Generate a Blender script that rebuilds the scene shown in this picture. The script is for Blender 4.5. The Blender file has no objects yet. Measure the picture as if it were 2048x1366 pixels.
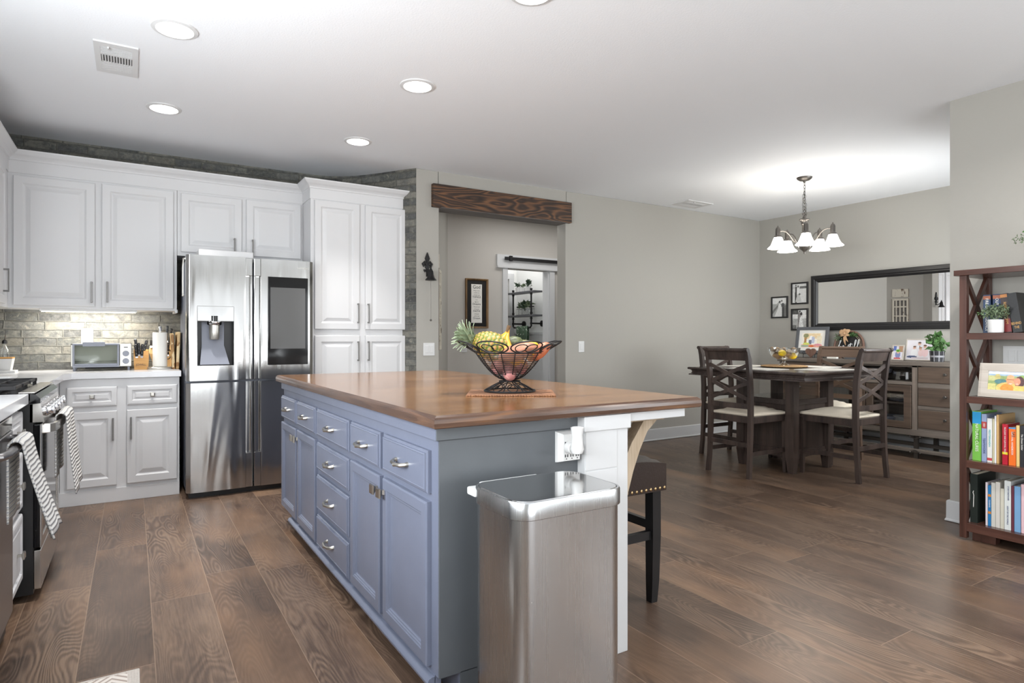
import bpy, bmesh, math, random
from mathutils import Matrix, Vector, noise
PI = math.pi
C = bpy.context.scene.collection
random.seed(7)

# ------------------------------------------------------------------ camera
TH = math.atan(2006 / 1234.0)                     # viewing direction measured from +X
cam_d = bpy.data.cameras.new('camera'); cam = bpy.data.objects.new('camera', cam_d); C.objects.link(cam)
cam.location = (0, 0, 1.18)
cam.rotation_euler = (PI / 2, 0, TH - PI / 2)
cam_d.sensor_width = 36; cam_d.lens = 1234 / 2048 * 36
cam_d.shift_y = -8 / 2048
cam_d.clip_start = 0.02
bpy.context.scene.camera = cam
# ------------------------------------------------------------------ world, exposure
W = bpy.data.worlds.new('daylight'); bpy.context.scene.world = W; W.use_nodes = True
bg = W.node_tree.nodes['Background']; bg.inputs[0].default_value = (0.93, 0.96, 1.0, 1); bg.inputs[1].default_value = 0.75
vs = bpy.context.scene.view_settings
vs.view_transform = 'Standard'; vs.look = 'None'; vs.gamma = 1; vs.use_curve_mapping = False; vs.exposure = 0.24
CEIL = 2.70
def area_light(name, loc, rot, sx, sy, power, col=(1, 1, 1)):
    d = bpy.data.lights.new(name, 'AREA'); d.shape = 'RECTANGLE'; d.size = sx; d.size_y = sy; d.energy = power; d.color = col
    o = bpy.data.objects.new(name, d); C.objects.link(o); o.location = loc; o.rotation_euler = rot
    return o
# daylight entering through the windows and glass doors behind and beside the camera
DAY = (0.93, 0.972, 1.0)
area_light('daylight_south_glass_door', (1.3, -3.42, 1.15), (PI / 2 - .22, 0, 0), 2.9, 2.1, 20, DAY)
area_light('daylight_south_window', (3.5, -3.42, 1.5), (PI / 2 - .3, 0, 0), 1.1, 1.3, 17, DAY)
area_light('fill_west_window', (-1.26, 1.0, 1.6), (0, -PI / 2 + .32, 0), 1.1, 3.7, 125, DAY)  # unseen window, stretched northward as added light for island and floor
area_light('daylight_east_window', (4.68, -1.6, 1.5), (0, PI / 2 - .3, 0), 1.4, 2.0, 33, DAY)
area_light('daylight_dining_window', (5.9, 1.74, 1.45), (PI / 2 - .32, 0, 0), 1.3, 1.2, 42, DAY)
# upward fill lamps added at the same openings to brighten the ceiling
area_light('ceiling_fill_south', (1.3, -3.16, 0.75), (PI / 2 + math.radians(62), 0, 0), 2.7, 1.0, 85, DAY)
area_light('ceiling_fill_west', (-1.04, 1.5, 1.30), (0, -PI / 2 - math.radians(52), 0), 0.45, 2.6, 42, DAY)
area_light('ceiling_fill_east', (4.44, -1.6, 1.10), (0, PI / 2 + math.radians(58), 0), 0.6, 1.9, 35, DAY)
area_light('ceiling_fill_dining', (5.9, 1.95, 1.10), (PI / 2 + math.radians(50), 0, 0), 1.3, 0.5, 4, DAY)
area_light('hall_fill', (4.2, 5.75, 2.62), (0, 0, 0), 1.6, 0.5, 10, (1.0, 0.98, 0.96))  # added overhead fill lamp, no daylight opening here
area_light('laundry_fill', (4.35, 7.05, 2.62), (0, 0, 0), 0.7, 0.6, 7.5, (1.0, 0.99, 0.98))  # added overhead fill to brighten the laundry walls

# added fill lamps without fixtures, out of view, brightening the right-hand floor
for dx, dy in ((3.3, 0.95), (3.3, -0.8)):
    _o = area_light('floor_fill_lamp', (dx, dy, 2.685), (0, 0, 0), 0.15, 0.15, 17, (1, .975, .94)); _o.data.shape = 'DISK'; _o.data.spread = 2.6
# ------------------------------------------------------------------ materials
MATS = {}
def srgb(r, g, b):
    f = lambda c: (c / 255) / 12.92 if c / 255 <= 0.04045 else ((c / 255 + 0.055) / 1.055) ** 2.4
    return (f(r), f(g), f(b), 1)
class NT:
    def __init__(s, m): s.t = m.node_tree; s.n = s.t.nodes; s.l = s.t.links
    def new(s, ty, **kw):
        n = s.n.new(ty)
        for k, v in kw.items(): setattr(n, k, v)
        return n
    def put(s, sock, v):
        if isinstance(v, bpy.types.NodeSocket): s.l.new(v, sock)
        elif v is not None: sock.default_value = v
    def math(s, op, a, b=None, c=None):
        n = s.new('ShaderNodeMath', operation=op)
        for i, v in enumerate((a, b, c)):
            if v is not None: s.put(n.inputs[i], v)
        return n.outputs[0]
    def ramp(s, fac, stops, interp='LINEAR'):
        n = s.new('ShaderNodeValToRGB'); n.color_ramp.interpolation = interp
        cr = n.color_ramp
        while len(cr.elements) < len(stops): cr.elements.new(0.5)
        for e, (p, c) in zip(cr.elements, stops): e.position = p; e.color = c
        s.put(n.inputs[0], fac); return n.outputs[0]
    def mix(s, fac, a, b, bt='MIX'):
        n = s.new('ShaderNodeMix', data_type='RGBA', blend_type=bt)
        s.put(n.inputs[0], fac); s.put(n.inputs[6], a); s.put(n.inputs[7], b); return n.outputs[2]
    def noise(s, vec, scale, detail=3, rough=0.5, dist=0):
        n = s.new('ShaderNodeTexNoise'); s.put(n.inputs['Vector'], vec)
        n.inputs['Scale'].default_value = scale; n.inputs['Detail'].default_value = detail
        n.inputs['Roughness'].default_value = rough; n.inputs['Distortion'].default_value = dist
        return n.outputs[0]
    def mapping(s, vec, scale=(1, 1, 1), loc=(0, 0, 0), rot=(0, 0, 0)):
        n = s.new('ShaderNodeMapping'); s.put(n.inputs[0], vec)
        n.inputs[1].default_value = loc; n.inputs[2].default_value = rot; n.inputs[3].default_value = scale
        return n.outputs[0]
    def coord(s, which='Object'): return s.new('ShaderNodeTexCoord').outputs[which]
    def bump(s, h, strength=0.2, dist=0.01):
        n = s.new('ShaderNodeBump'); s.put(n.inputs['Height'], h)
        n.inputs['Strength'].default_value = strength; n.inputs['Distance'].default_value = dist
        return n.outputs[0]
def newmat(name, col=(0.8, 0.8, 0.8, 1), rough=0.5, metal=0.0, **kw):
    m = bpy.data.materials.new(name); m.use_nodes = True; MATS[name] = m
    b = m.node_tree.nodes['Principled BSDF']
    b.inputs['Base Color'].default_value = col; b.inputs['Roughness'].default_value = rough; b.inputs['Metallic'].default_value = metal
    for k, v in kw.items(): b.inputs[k.replace('_', ' ')].default_value = v
    return m, NT(m), b
def plain(name, rgb, rough=0.5, metal=0.0, bump=0.0, bscale=60, var=0.0, **kw):
    m, t, b = newmat(name, srgb(*rgb), rough, metal, **kw)
    co = t.coord()
    if bump: t.put(b.inputs['Normal'], t.bump(t.noise(co, bscale, 3), bump, 0.004))
    if var:
        n = t.noise(co, 9, 4)
        c = srgb(*rgb); d = tuple(x * (1 - var) for x in c[:3]) + (1,)
        t.put(b.inputs['Base Color'], t.ramp(n, [(0.35, d), (0.65, c)]))
    return m
def wood(name, ca, cb, rough=0.4, scale=14, along='z', knots=0.0, bump=0.1, coat=0.0):
    """grain running along one axis of the object"""
    m, t, b = newmat(name, srgb(*ca), rough)
    co = t.coord()
    st = {'x': (0.07, 1, 1), 'y': (1, 0.07, 1), 'z': (1, 1, 0.07)}[along]
    v = t.mapping(co, st)
    n1 = t.noise(v, scale, 5, 0.6, 0.6); n2 = t.noise(v, scale * 7, 3, 0.6)
    f = t.math('ADD', t.math('MULTIPLY', n1, 0.7), t.math('MULTIPLY', n2, 0.3))
    t.put(b.inputs['Base Color'], t.ramp(f, [(0.33, srgb(*ca)), (0.62, srgb(*cb))]))
    if bump: t.put(b.inputs['Normal'], t.bump(f, bump, 0.003))
    if coat: b.inputs['Coat Weight'].default_value = coat; b.inputs['Coat Roughness'].default_value = 0.08
    return m
def emit(name, rgb, strength):
    m = bpy.data.materials.new(name); m.use_nodes = True; MATS[name] = m
    t = NT(m); t.n.remove(t.n['Principled BSDF']); e = t.new('ShaderNodeEmission')
    e.inputs[0].default_value = srgb(*rgb); e.inputs[1].default_value = strength
    t.l.new(e.outputs[0], t.n['Material Output'].inputs[0]); return m

plain('white_paint', (216, 216, 217), 0.42)
plain('trim_white', (206, 207, 208), 0.4)
plain('ceiling_paint', (238, 240, 243), 0.9, bump=0.25, bscale=110)
plain('wall_paint', (170, 167, 160), 0.85, bump=0.12, bscale=90)
plain('hall_paint', (190, 186, 180), 0.85, bump=0.12, bscale=90)
plain('laundry_paint', (236, 237, 235), 0.8)
plain('quartz', (226, 227, 230), 0.16, var=0.05)
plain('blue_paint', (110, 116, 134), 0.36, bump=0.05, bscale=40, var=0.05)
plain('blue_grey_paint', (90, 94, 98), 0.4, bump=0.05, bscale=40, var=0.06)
plain('nickel', (196, 193, 186), 0.28, 1.0)
plain('bar_pull', (120, 118, 116), 0.38, 0.9)
plain('black_iron', (38, 37, 38), 0.5, 0.5, bump=0.15, bscale=80)
plain('black_gloss', (16, 16, 18), 0.08)
plain('black_satin', (26, 26, 28), 0.35)
plain('black_frame', (30, 29, 30), 0.35)
plain('grey_frame', (92, 94, 98), 0.45)
plain('plastic_white', (216, 216, 215), 0.3)
plain('slot_dark', (60, 60, 62), 0.6)
plain('cushion', (228, 216, 197), 0.95, bump=0.3, bscale=260, var=0.06)
plain('leather', (50, 39, 35), 0.3, bump=0.2, bscale=120, var=0.15)
plain('brass', (186, 160, 120), 0.3, 1.0)
plain('bronze', (104, 100, 96), 0.4, 0.85)
plain('paper_white', (236, 234, 228), 0.8)
plain('paper', (222, 216, 202), 0.9)
plain('leaf_sage', (120, 138, 106), 0.6, var=0.35)
plain('leaf_green', (84, 122, 68), 0.5, var=0.35)
plain('leaf_dark', (62, 84, 62), 0.5, var=0.3)
plain('leaf_pine', (160, 174, 142), 0.5, var=0.3)
plain('plastic_grey', (142, 146, 158), 0.35)
plain('toaster_metal', (206, 204, 198), 0.3, 0.75)
plain('chrome', (214, 214, 216), 0.12, 1.0)
plain('burlap', (196, 160, 124), 0.95, bump=0.4, bscale=200)
plain('stem_brown', (96, 72, 48), 0.8)
plain('vent_white', (214, 214, 214), 0.5)
plain('vent_dark', (112, 112, 112), 0.8)
wood('dark_table_wood', (40, 33, 32), (78, 65, 59), 0.38, 10, 'z', bump=0.05)
wood('dark_top_wood', (44, 37, 36), (76, 66, 62), 0.16, 10, 'x', bump=0.02)
wood('red_brown_wood', (60, 38, 32), (94, 62, 52), 0.3, 9, 'z', bump=0.03)
wood('red_brown_shelf', (64, 41, 35), (98, 66, 56), 0.25, 9, 'y', bump=0.03)
wood('rustic_y', (74, 67, 61), (124, 114, 105), 0.7, 9, 'y', bump=0.25)
wood('rustic_drawer', (54, 43, 37), (98, 81, 68), 0.65, 8, 'y', bump=0.25)
wood('rustic_z', (84, 74, 67), (134, 122, 112), 0.7, 9, 'z', bump=0.25)
wood('chair_rustic', (78, 62, 52), (106, 86, 72), 0.5, 8, 'y', bump=0.05)
wood('bamboo', (178, 126, 62), (214, 164, 96), 0.45, 12, 'x', bump=0.04)
wood('light_wood', (196, 160, 104), (226, 196, 146), 0.5, 12, 'z', bump=0.04)
wood('oak_bracket', (160, 138, 112), (204, 186, 162), 0.6, 16, 'z', bump=0.15)
wood('grey_board', (96, 92, 90), (124, 120, 117), 0.7, 16, 'x', bump=0.1)
wood('frame_whitewash', (176, 166, 154), (206, 198, 188), 0.6, 16, 'y', bump=0.1)
wood('heart_wood', (92, 66, 56), (128, 98, 84), 0.6, 20, 'z', bump=0.1)
wood('frame_bronze', (70, 52, 36), (148, 116, 78), 0.4, 20, 'z', bump=0.2)
emit('lamp_disc', (255, 252, 246), 9.0)
emit('lamp_shade', (255, 248, 236), 19.0)
emit('led_strip', (255, 240, 205), 7.0)

def m_steel(name, col=(0.56, 0.55, 0.54, 1), rough=0.24, wav=0.0, axis='z', grain=0.05):
    m, t, b = newmat(name, col, rough, 1.0)
    co = t.coord()
    st = {'z': (400, 400, 1.5), 'x': (1.5, 400, 400), 'y': (400, 1.5, 400)}[axis]
    g = t.noise(t.mapping(co, st), 1.0, 2)
    h = g
    nb = t.bump(g, grain, 0.0006)
    if wav:
        lo = t.noise(t.mapping(co, (8, 8, 1.0)), 1.0, 1.0, 0.35, 0.8)
        n2 = t.new('ShaderNodeBump'); n2.inputs['Strength'].default_value = wav; n2.inputs['Distance'].default_value = 0.01
        t.put(n2.inputs['Height'], lo); t.put(n2.inputs['Normal'], nb); nb = n2.outputs[0]
    t.put(b.inputs['Normal'], nb)
    t.put(b.inputs['Roughness'], t.math('ADD', t.math('MULTIPLY', g, 0.10), rough - 0.05))
    return m
m_steel('fridge_steel', (0.47, 0.467, 0.46, 1), 0.15, 0.75, grain=0.02)
m_steel('can_steel', (0.56, 0.57, 0.58, 1), 0.26, 0.0, grain=0.0)
m_steel('lid_steel', (0.55, 0.55, 0.55, 1), 0.10, 0.0, 'x', 0.02)
m_steel('range_steel', (0.62, 0.60, 0.57, 1), 0.22, 0.0, 'y')
m_steel('dw_steel', (0.34, 0.335, 0.34, 1), 0.3, 0.0, 'y')

def m_glass(name, col=(1, 1, 1, 1), rough=0.0, alpha=0.25):
    """thin clear glass: part see-through, part glossy"""
    m = bpy.data.materials.new(name); m.use_nodes = True; MATS[name] = m
    t = NT(m); t.n.remove(t.n['Principled BSDF'])
    tr = t.new('ShaderNodeBsdfTransparent'); gl = t.new('ShaderNodeBsdfGlossy'); gl.inputs['Roughness'].default_value = rough
    tr.inputs[0].default_value = col; gl.inputs[0].default_value = (0.9, 0.9, 0.9, 1)
    lw = t.new('ShaderNodeLayerWeight'); lw.inputs[0].default_value = 0.35
    f = t.math('ADD', t.math('MULTIPLY', lw.outputs[1], 0.6), alpha)
    mx = t.new('ShaderNodeMixShader'); t.put(mx.inputs[0], f); t.l.new(tr.outputs[0], mx.inputs[1]); t.l.new(gl.outputs[0], mx.inputs[2])
    t.l.new(mx.outputs[0], t.n['Material Output'].inputs[0]); return m
m_glass('window_glass', (1, 1, 1, 1), 0.0, 0.04)
m_glass('oven_glass', (0.86, 0.88, 0.84, 1), 0.05, 0.08)
m_glass('bowl_glass', (0.93, 0.95, 0.95, 1), 0.03, 0.14)
m_glass('plastic_bag', (0.93, 0.90, 0.92, 1), 0.25, 0.30)
m, t, b = newmat('mirror_glass', (0.93, 0.93, 0.93, 1), 0.0, 1.0)
m, t, b = newmat('screen_glass', srgb(30, 30, 31), 0.06)
b.inputs['Specular IOR Level'].default_value = 0.22
m, t, b = newmat('screen_panel', srgb(98, 98, 98), 0.12)
b.inputs['Specular IOR Level'].default_value = 0.2

def m_floor():
    m, t, b = newmat('floor_planks', (0.2, 0.12, 0.08, 1), 0.3)
    co = t.coord(); sep = t.new('ShaderNodeSeparateXYZ'); t.put(sep.inputs[0], co)
    x, y = sep.outputs[0], sep.outputs[1]
    Wd, L = 0.2375, 1.52
    fx = t.math('DIVIDE', t.math('SUBTRACT', x, 0.07), Wd)
    ix = t.math('FLOOR', fx); px = t.math('SUBTRACT', fx, ix)
    wn = t.new('ShaderNodeTexWhiteNoise', noise_dimensions='1D'); t.put(wn.inputs['W'], t.math('MULTIPLY', ix, 7.31))
    fy = t.math('ADD', t.math('DIVIDE', y, L), t.math('MULTIPLY', wn.outputs[0], 5.0))
    iy = t.math('FLOOR', fy); py = t.math('SUBTRACT', fy, iy)
    cmb = t.new('ShaderNodeCombineXYZ'); t.put(cmb.inputs[0], ix); t.put(cmb.inputs[1], iy)
    wn2 = t.new('ShaderNodeTexWhiteNoise', noise_dimensions='3D'); t.put(wn2.inputs['Vector'], cmb.outputs[0])
    rnd = wn2.outputs[0]
    # plank-specific coordinates
    off = t.new('ShaderNodeCombineXYZ'); t.put(off.inputs[0], t.math('MULTIPLY', rnd, 37.0)); t.put(off.inputs[1], t.math('MULTIPLY', rnd, 91.0)); t.put(off.inputs[2], t.math('MULTIPLY', iy, 3.7))
    va = t.new('ShaderNodeVectorMath', operation='ADD'); t.put(va.inputs[0], co); t.put(va.inputs[1], off.outputs[0])
    v = va.outputs[0]
    big = t.noise(t.mapping(v, (4.2, 0.8, 1)), 1.0, 2, 0.45)
    lines = t.math('SINE', t.math('MULTIPLY', big, 330.0))
    fade = t.noise(t.mapping(v, (2.2, 0.7, 1)), 1.0, 1)
    lw = t.math('MULTIPLY', t.math('SUBTRACT', fade, 0.36), 2.4); lw = t.math('MINIMUM', t.math('MAXIMUM', lw, 0.0), 0.8)
    fine = t.noise(t.mapping(v, (150, 5, 1)), 1.0, 5, 0.75)
    cloud = t.noise(t.mapping(v, (5, 1.6, 1)), 1.0, 4, 0.6)
    knot = t.new('ShaderNodeTexVoronoi'); t.put(knot.inputs['Vector'], t.mapping(v, (5.0, 1.7, 1))); knot.inputs['Scale'].default_value = 1.0
    kn = t.ramp(knot.outputs['Distance'], [(0.03, (1, 1, 1, 1)), (0.16, (0, 0, 0, 1))])
    g = t.math('ADD', t.math('MULTIPLY', fine, 0.46), t.math('MULTIPLY', cloud, 0.40))
    g = t.math('ADD', g, t.math('MULTIPLY', t.math('MULTIPLY', lines, lw), 0.12))
    g = t.math('ADD', g, t.math('MULTIPLY', t.math('SUBTRACT', rnd, 0.5), 0.13))
    colr = t.ramp(g, [(0.22, srgb(58, 45, 37)), (0.42, srgb(92, 74, 62)), (0.60, srgb(130, 108, 90))])
    colr = t.mix(t.math('MULTIPLY', kn, 0.5), colr, srgb(50, 38, 34))
    warm = t.noise(t.mapping(v, (3, 1.2, 1), (9, 4, 2)), 1.0, 2)
    colr = t.mix(t.ramp(warm, [(0.50, (0, 0, 0, 1)), (0.72, (0.55, 0.55, 0.55, 1))]), colr, srgb(140, 108, 82))
    # seams
    sx = t.math('MINIMUM', px, t.math('SUBTRACT', 1.0, px)); sx = t.math('LESS_THAN', t.math('MULTIPLY', sx, Wd), 0.0014)
    sy = t.math('MINIMUM', py, t.math('SUBTRACT', 1.0, py)); sy = t.math('LESS_THAN', t.math('MULTIPLY', sy, L), 0.0014)
    s = t.math('MAXIMUM', sx, sy)
    colr = t.mix(t.math('MULTIPLY', s, 0.75), colr, srgb(150, 126, 106))
    t.put(b.inputs['Base Color'], colr)
    t.put(b.inputs['Roughness'], t.math('ADD', t.math('MULTIPLY', fine, 0.20), 0.24))
    h = t.math('SUBTRACT', t.math('MULTIPLY', g, 0.5), t.math('MULTIPLY', s, 1.0))
    t.put(b.inputs['Normal'], t.bump(h, 0.28, 0.003))
    return m
m_floor()

def m_brick():
    m, t, b = newmat('thin_brick', (0.3, 0.3, 0.25, 1), 0.85)
    uv = t.coord('UV')
    nz = t.new('ShaderNodeTexNoise'); t.put(nz.inputs['Vector'], uv); nz.inputs['Scale'].default_value = 9
    wob = t.new('ShaderNodeVectorMath', operation='SCALE'); wob.inputs[3].default_value = 0.017; t.put(wob.inputs[0], nz.outputs[1])
    ad = t.new('ShaderNodeVectorMath', operation='ADD'); t.put(ad.inputs[0], uv); t.put(ad.inputs[1], wob.outputs[0])
    v = ad.outputs[0]
    br = t.new('ShaderNodeTexBrick'); t.put(br.inputs['Vector'], v)
    br.inputs['Color1'].default_value = (0, 0, 0, 1); br.inputs['Color2'].default_value = (1, 1, 1, 1); br.inputs['Mortar'].default_value = (0.5, 0.5, 0.5, 1)
    br.inputs['Scale'].default_value = 1.0; br.inputs['Mortar Size'].default_value = 0.006; br.inputs['Mortar Smooth'].default_value = 0.6
    br.inputs['Brick Width'].default_value = 0.25; br.inputs['Row Height'].default_value = 0.0625; br.inputs['Bias'].default_value = 0.0
    br.offset = 0.43; br.squash = 0.8; br.squash_frequency = 3
    r = t.new('ShaderNodeSeparateColor'); t.put(r.inputs[0], br.outputs[0])
    rnd = r.outputs[0]
    n1 = t.noise(uv, 16, 6, 0.7, 0.3); n2 = t.noise(uv, 34, 5, 0.65)
    k = t.math('ADD', t.math('ADD', t.math('MULTIPLY', rnd, 0.62), t.math('MULTIPLY', n1, 0.50)), -0.06)
    c = t.ramp(k, [(0.14, srgb(44, 45, 46)), (0.30, srgb(82, 84, 84)), (0.44, srgb(116, 113, 103)), (0.56, srgb(72, 76, 76)), (0.68, srgb(126, 124, 115)), (0.80, srgb(92, 94, 92)), (0.92, srgb(150, 146, 134))])
    patch = t.ramp(t.noise(uv, 22, 5, 0.75, 1.0), [(0.60, (0, 0, 0, 1)), (0.66, (1, 1, 1, 1))])
    c = t.mix(t.math('MULTIPLY', patch, 0.5), c, srgb(172, 167, 150))
    dark = t.ramp(t.noise(t.mapping(uv, (1, 1.6, 1), (4, 7, 0)), 9, 6, 0.75, 0.8), [(0.52, (0, 0, 0, 1)), (0.66, (1, 1, 1, 1))])
    c = t.mix(t.math('MULTIPLY', dark, 0.6), c, srgb(52, 52, 52))
    c = t.mix(t.math('MULTIPLY', br.outputs[1], 0.8), c, srgb(98, 98, 92))
    c = t.mix(0.14, c, t.ramp(n2, [(0.3, (0.03, 0.03, 0.03, 1)), (0.7, (0.5, 0.48, 0.42, 1))]))
    t.put(b.inputs['Base Color'], c)
    h = t.math('ADD', t.math('MULTIPLY', t.math('SUBTRACT', 1.0, br.outputs[1]), 1.0), t.math('MULTIPLY', n2, 0.35))
    h = t.math('ADD', h, t.math('MULTIPLY', n1, 0.5))
    t.put(b.inputs['Normal'], t.bump(h, 0.8, 0.012))
m_brick()

def m_butcher():
    m, t, b = newmat('butcher_block', (0.3, 0.15, 0.05, 1), 0.16)
    co = t.coord()
    br = t.new('ShaderNodeTexBrick'); t.put(br.inputs['Vector'], co)
    br.inputs['Color1'].default_value = (0, 0, 0, 1); br.inputs['Color2'].default_value = (1, 1, 1, 1); br.inputs['Mortar'].default_value = (0.4, 0.4, 0.4, 1)
    br.inputs['Scale'].default_value = 1; br.inputs['Mortar Size'].default_value = 0.0; br.inputs['Brick Width'].default_value = 1.1; br.inputs['Row Height'].default_value = 0.14
    n1 = t.noise(t.mapping(co, (1.6, 22, 22)), 1.0, 5, 0.6, 0.5); n2 = t.noise(co, 3.0, 3)
    r = t.new('ShaderNodeSeparateColor'); t.put(r.inputs[0], br.outputs[0])
    f = t.math('ADD', t.math('MULTIPLY', n1, 0.6), t.math('ADD', t.math('MULTIPLY', n2, 0.3), t.math('MULTIPLY', r.outputs[0], 0.12)))
    t.put(b.inputs['Base Color'], t.ramp(f, [(0.30, srgb(92, 60, 36)), (0.52, srgb(126, 86, 50)), (0.72, srgb(152, 110, 68))]))
    t.put(b.inputs['Normal'], t.bump(t.noise(t.mapping(co, (1.2, 5, 1)), 1.0, 2), 0.12, 0.004))
    b.inputs['Specular IOR Level'].default_value = 0.75
m_butcher()
def m_block_edge():
    m, t, b = newmat('butcher_edge', (0.1, 0.05, 0.03, 1), 0.22)
    co = t.coord(); n1 = t.noise(t.mapping(co, (3, 3, 30)), 1.0, 5, 0.6, 0.6)
    t.put(b.inputs['Base Color'], t.ramp(n1, [(0.35, srgb(64, 46, 38)), (0.58, srgb(92, 68, 54)), (0.78, srgb(128, 88, 56))]))
m_block_edge()
def m_beam():
    m, t, b = newmat('beam_wood', (0.1, 0.05, 0.03, 1), 0.55)
    co = t.coord()
    big = t.noise(t.mapping(co, (1.3, 1, 6.5)), 1.0, 2, 0.45, 0.3)
    li = t.math('SINE', t.math('MULTIPLY', big, 95.0))
    n = t.noise(t.mapping(co, (4, 60, 60)), 1.0, 4, 0.6)
    f = t.math('ADD', t.math('MULTIPLY', li, 0.20), t.math('ADD', t.math('MULTIPLY', n, 0.6), 0.18))
    t.put(b.inputs['Base Color'], t.ramp(f, [(0.22, srgb(38, 28, 22)), (0.5, srgb(72, 50, 36)), (0.78, srgb(122, 84, 54))]))
    t.put(b.inputs['Normal'], t.bump(f, 0.5, 0.004))
m_beam()
def m_stripe(name):
    m, t, b = newmat(name, (0.7, 0.7, 0.7, 1), 0.95)
    sep = t.new('ShaderNodeSeparateXYZ'); t.put(sep.inputs[0], t.coord('UV'))
    w = t.math('FRACT', t.math('MULTIPLY', sep.outputs[1], 56.0))
    li = t.math('LESS_THAN', w, 0.18)
    n = t.noise(t.coord(), 90, 3)
    c = t.mix(li, srgb(214, 212, 208), srgb(136, 139, 148))
    c = t.mix(t.math('MULTIPLY', n, 0.25), c, srgb(190, 188, 182))
    t.put(b.inputs['Base Color'], c)
    h = t.math('SINE', t.math('MULTIPLY', sep.outputs[1], 56.0 * 2 * PI))
    t.put(b.inputs['Normal'], t.bump(t.math('ADD', h, n), 0.5, 0.004))
m_stripe('striped_towel')
def m_weave(name, a, bcol, sc=90):
    m, t, b = newmat(name, srgb(*a), 0.95)
    co = t.coord(); ch = t.new('ShaderNodeTexWave'); t.put(ch.inputs[0], co); ch.inputs['Scale'].default_value = sc
    ch2 = t.new('ShaderNodeTexWave', bands_direction='Y'); t.put(ch2.inputs[0], co); ch2.inputs['Scale'].default_value = sc
    f = t.math('MULTIPLY', ch.outputs[1], ch2.outputs[1]); f = t.math('ADD', t.math('MULTIPLY', f, 0.6), t.math('MULTIPLY', t.noise(co, 160, 3), 0.6))
    t.put(b.inputs['Base Color'], t.ramp(f, [(0.2, srgb(*a)), (0.7, srgb(*bcol))]))
    t.put(b.inputs['Normal'], t.bump(f, 0.8, 0.004))
m_weave('woven_jute', (84, 50, 34), (186, 136, 100), 55)
m_weave('woven_trivet', (150, 112, 74), (206, 170, 124), 60)
m_weave('placemat_cloth', (214, 210, 202), (236, 233, 226), 120)
m_weave('mat_cloth', (206, 196, 188), (226, 218, 210), 90)
def m_vcol(name='painted_surface', rough=0.6, bump=0.0):
    m, t, b = newmat(name, (1, 1, 1, 1), rough)
    a = t.new('ShaderNodeAttribute', attribute_name='col'); t.l.new(a.outputs[0], b.inputs['Base Color'])
m_vcol('photo_print', 0.35)
m_vcol('fruit_skin', 0.5)
def m_checkpot():
    m, t, b = newmat('checked_pot', srgb(46, 46, 50), 0.6)
    uv = t.coord('UV'); s = t.new('ShaderNodeSeparateXYZ'); t.put(s.inputs[0], uv)
    a = t.math('FRACT', t.math('MULTIPLY', s.outputs[0], 9.0)); c = t.math('FRACT', t.math('MULTIPLY', s.outputs[1], 5.0))
    x1 = t.math('ABSOLUTE', t.math('SUBTRACT', a, 0.5)); x2 = t.math('ABSOLUTE', t.math('SUBTRACT', c, 0.5))
    f = t.math('LESS_THAN', t.math('MINIMUM', x1, x2), 0.09)
    t.put(b.inputs['Base Color'], t.mix(f, srgb(48, 48, 52), srgb(150, 150, 154)))
m_checkpot()
def m_rug():
    m, t, b = newmat('chevron_mat', srgb(214, 206, 198), 0.95)
    co = t.coord(); s = t.new('ShaderNodeSeparateXYZ'); t.put(s.inputs[0], co)
    z = t.math('PINGPONG', s.outputs[0], 0.09)
    f = t.math('FRACT', t.math('DIVIDE', t.math('ADD', s.outputs[1], z), 0.03))
    t.put(b.inputs['Base Color'], t.mix(t.math('LESS_THAN', f, 0.38), srgb(222, 214, 206), srgb(170, 156, 146)))
    t.put(b.inputs['Normal'], t.bump(f, 0.3, 0.003))
m_rug()
def m_dotted():
    m, t, b = newmat('green_dotted_cloth', srgb(96, 118, 96), 0.9)
    v = t.new('ShaderNodeTexVoronoi'); t.put(v.inputs[0], t.coord()); v.inputs['Scale'].default_value = 30
    t.put(b.inputs['Base Color'], t.ramp(v.outputs[0], [(0.22, srgb(226, 230, 222)), (0.28, srgb(88, 112, 90))]))
m_dotted()
def m_acacia():
    m, t, b = newmat('acacia_boards', srgb(170, 130, 86), 0.45)
    co = t.coord(); v = t.new('ShaderNodeTexVoronoi'); t.put(v.inputs[0], t.mapping(co, (26, 26, 24))); v.inputs['Scale'].default_value = 1
    s = t.new('ShaderNodeSeparateColor'); t.put(s.inputs[0], v.outputs[1])
    t.put(b.inputs['Base Color'], t.ramp(s.outputs[0], [(0.1, srgb(150, 108, 64)), (0.45, srgb(196, 160, 110)), (0.9, srgb(224, 202, 160))]))
m_acacia()
def m_rustdecor2():
    m, t, b = newmat('brown_peeling_wood', srgb(100, 80, 62), 0.8)
    n = t.noise(t.mapping(t.coord(), (14, 14, 5)), 1.0, 5, 0.7)
    t.put(b.inputs['Base Color'], t.ramp(n, [(0.54, srgb(92, 68, 50)), (0.60, srgb(196, 182, 150))]))
m_rustdecor2()
def m_rustdecor():
    m, t, b = newmat('peeling_wood', srgb(200, 190, 170), 0.8)
    n = t.noise(t.mapping(t.coord(), (14, 14, 5)), 1.0, 5, 0.7)
    t.put(b.inputs['Base Color'], t.ramp(n, [(0.36, srgb(92, 68, 50)), (0.42, srgb(206, 200, 186))]))
m_rustdecor()

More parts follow.
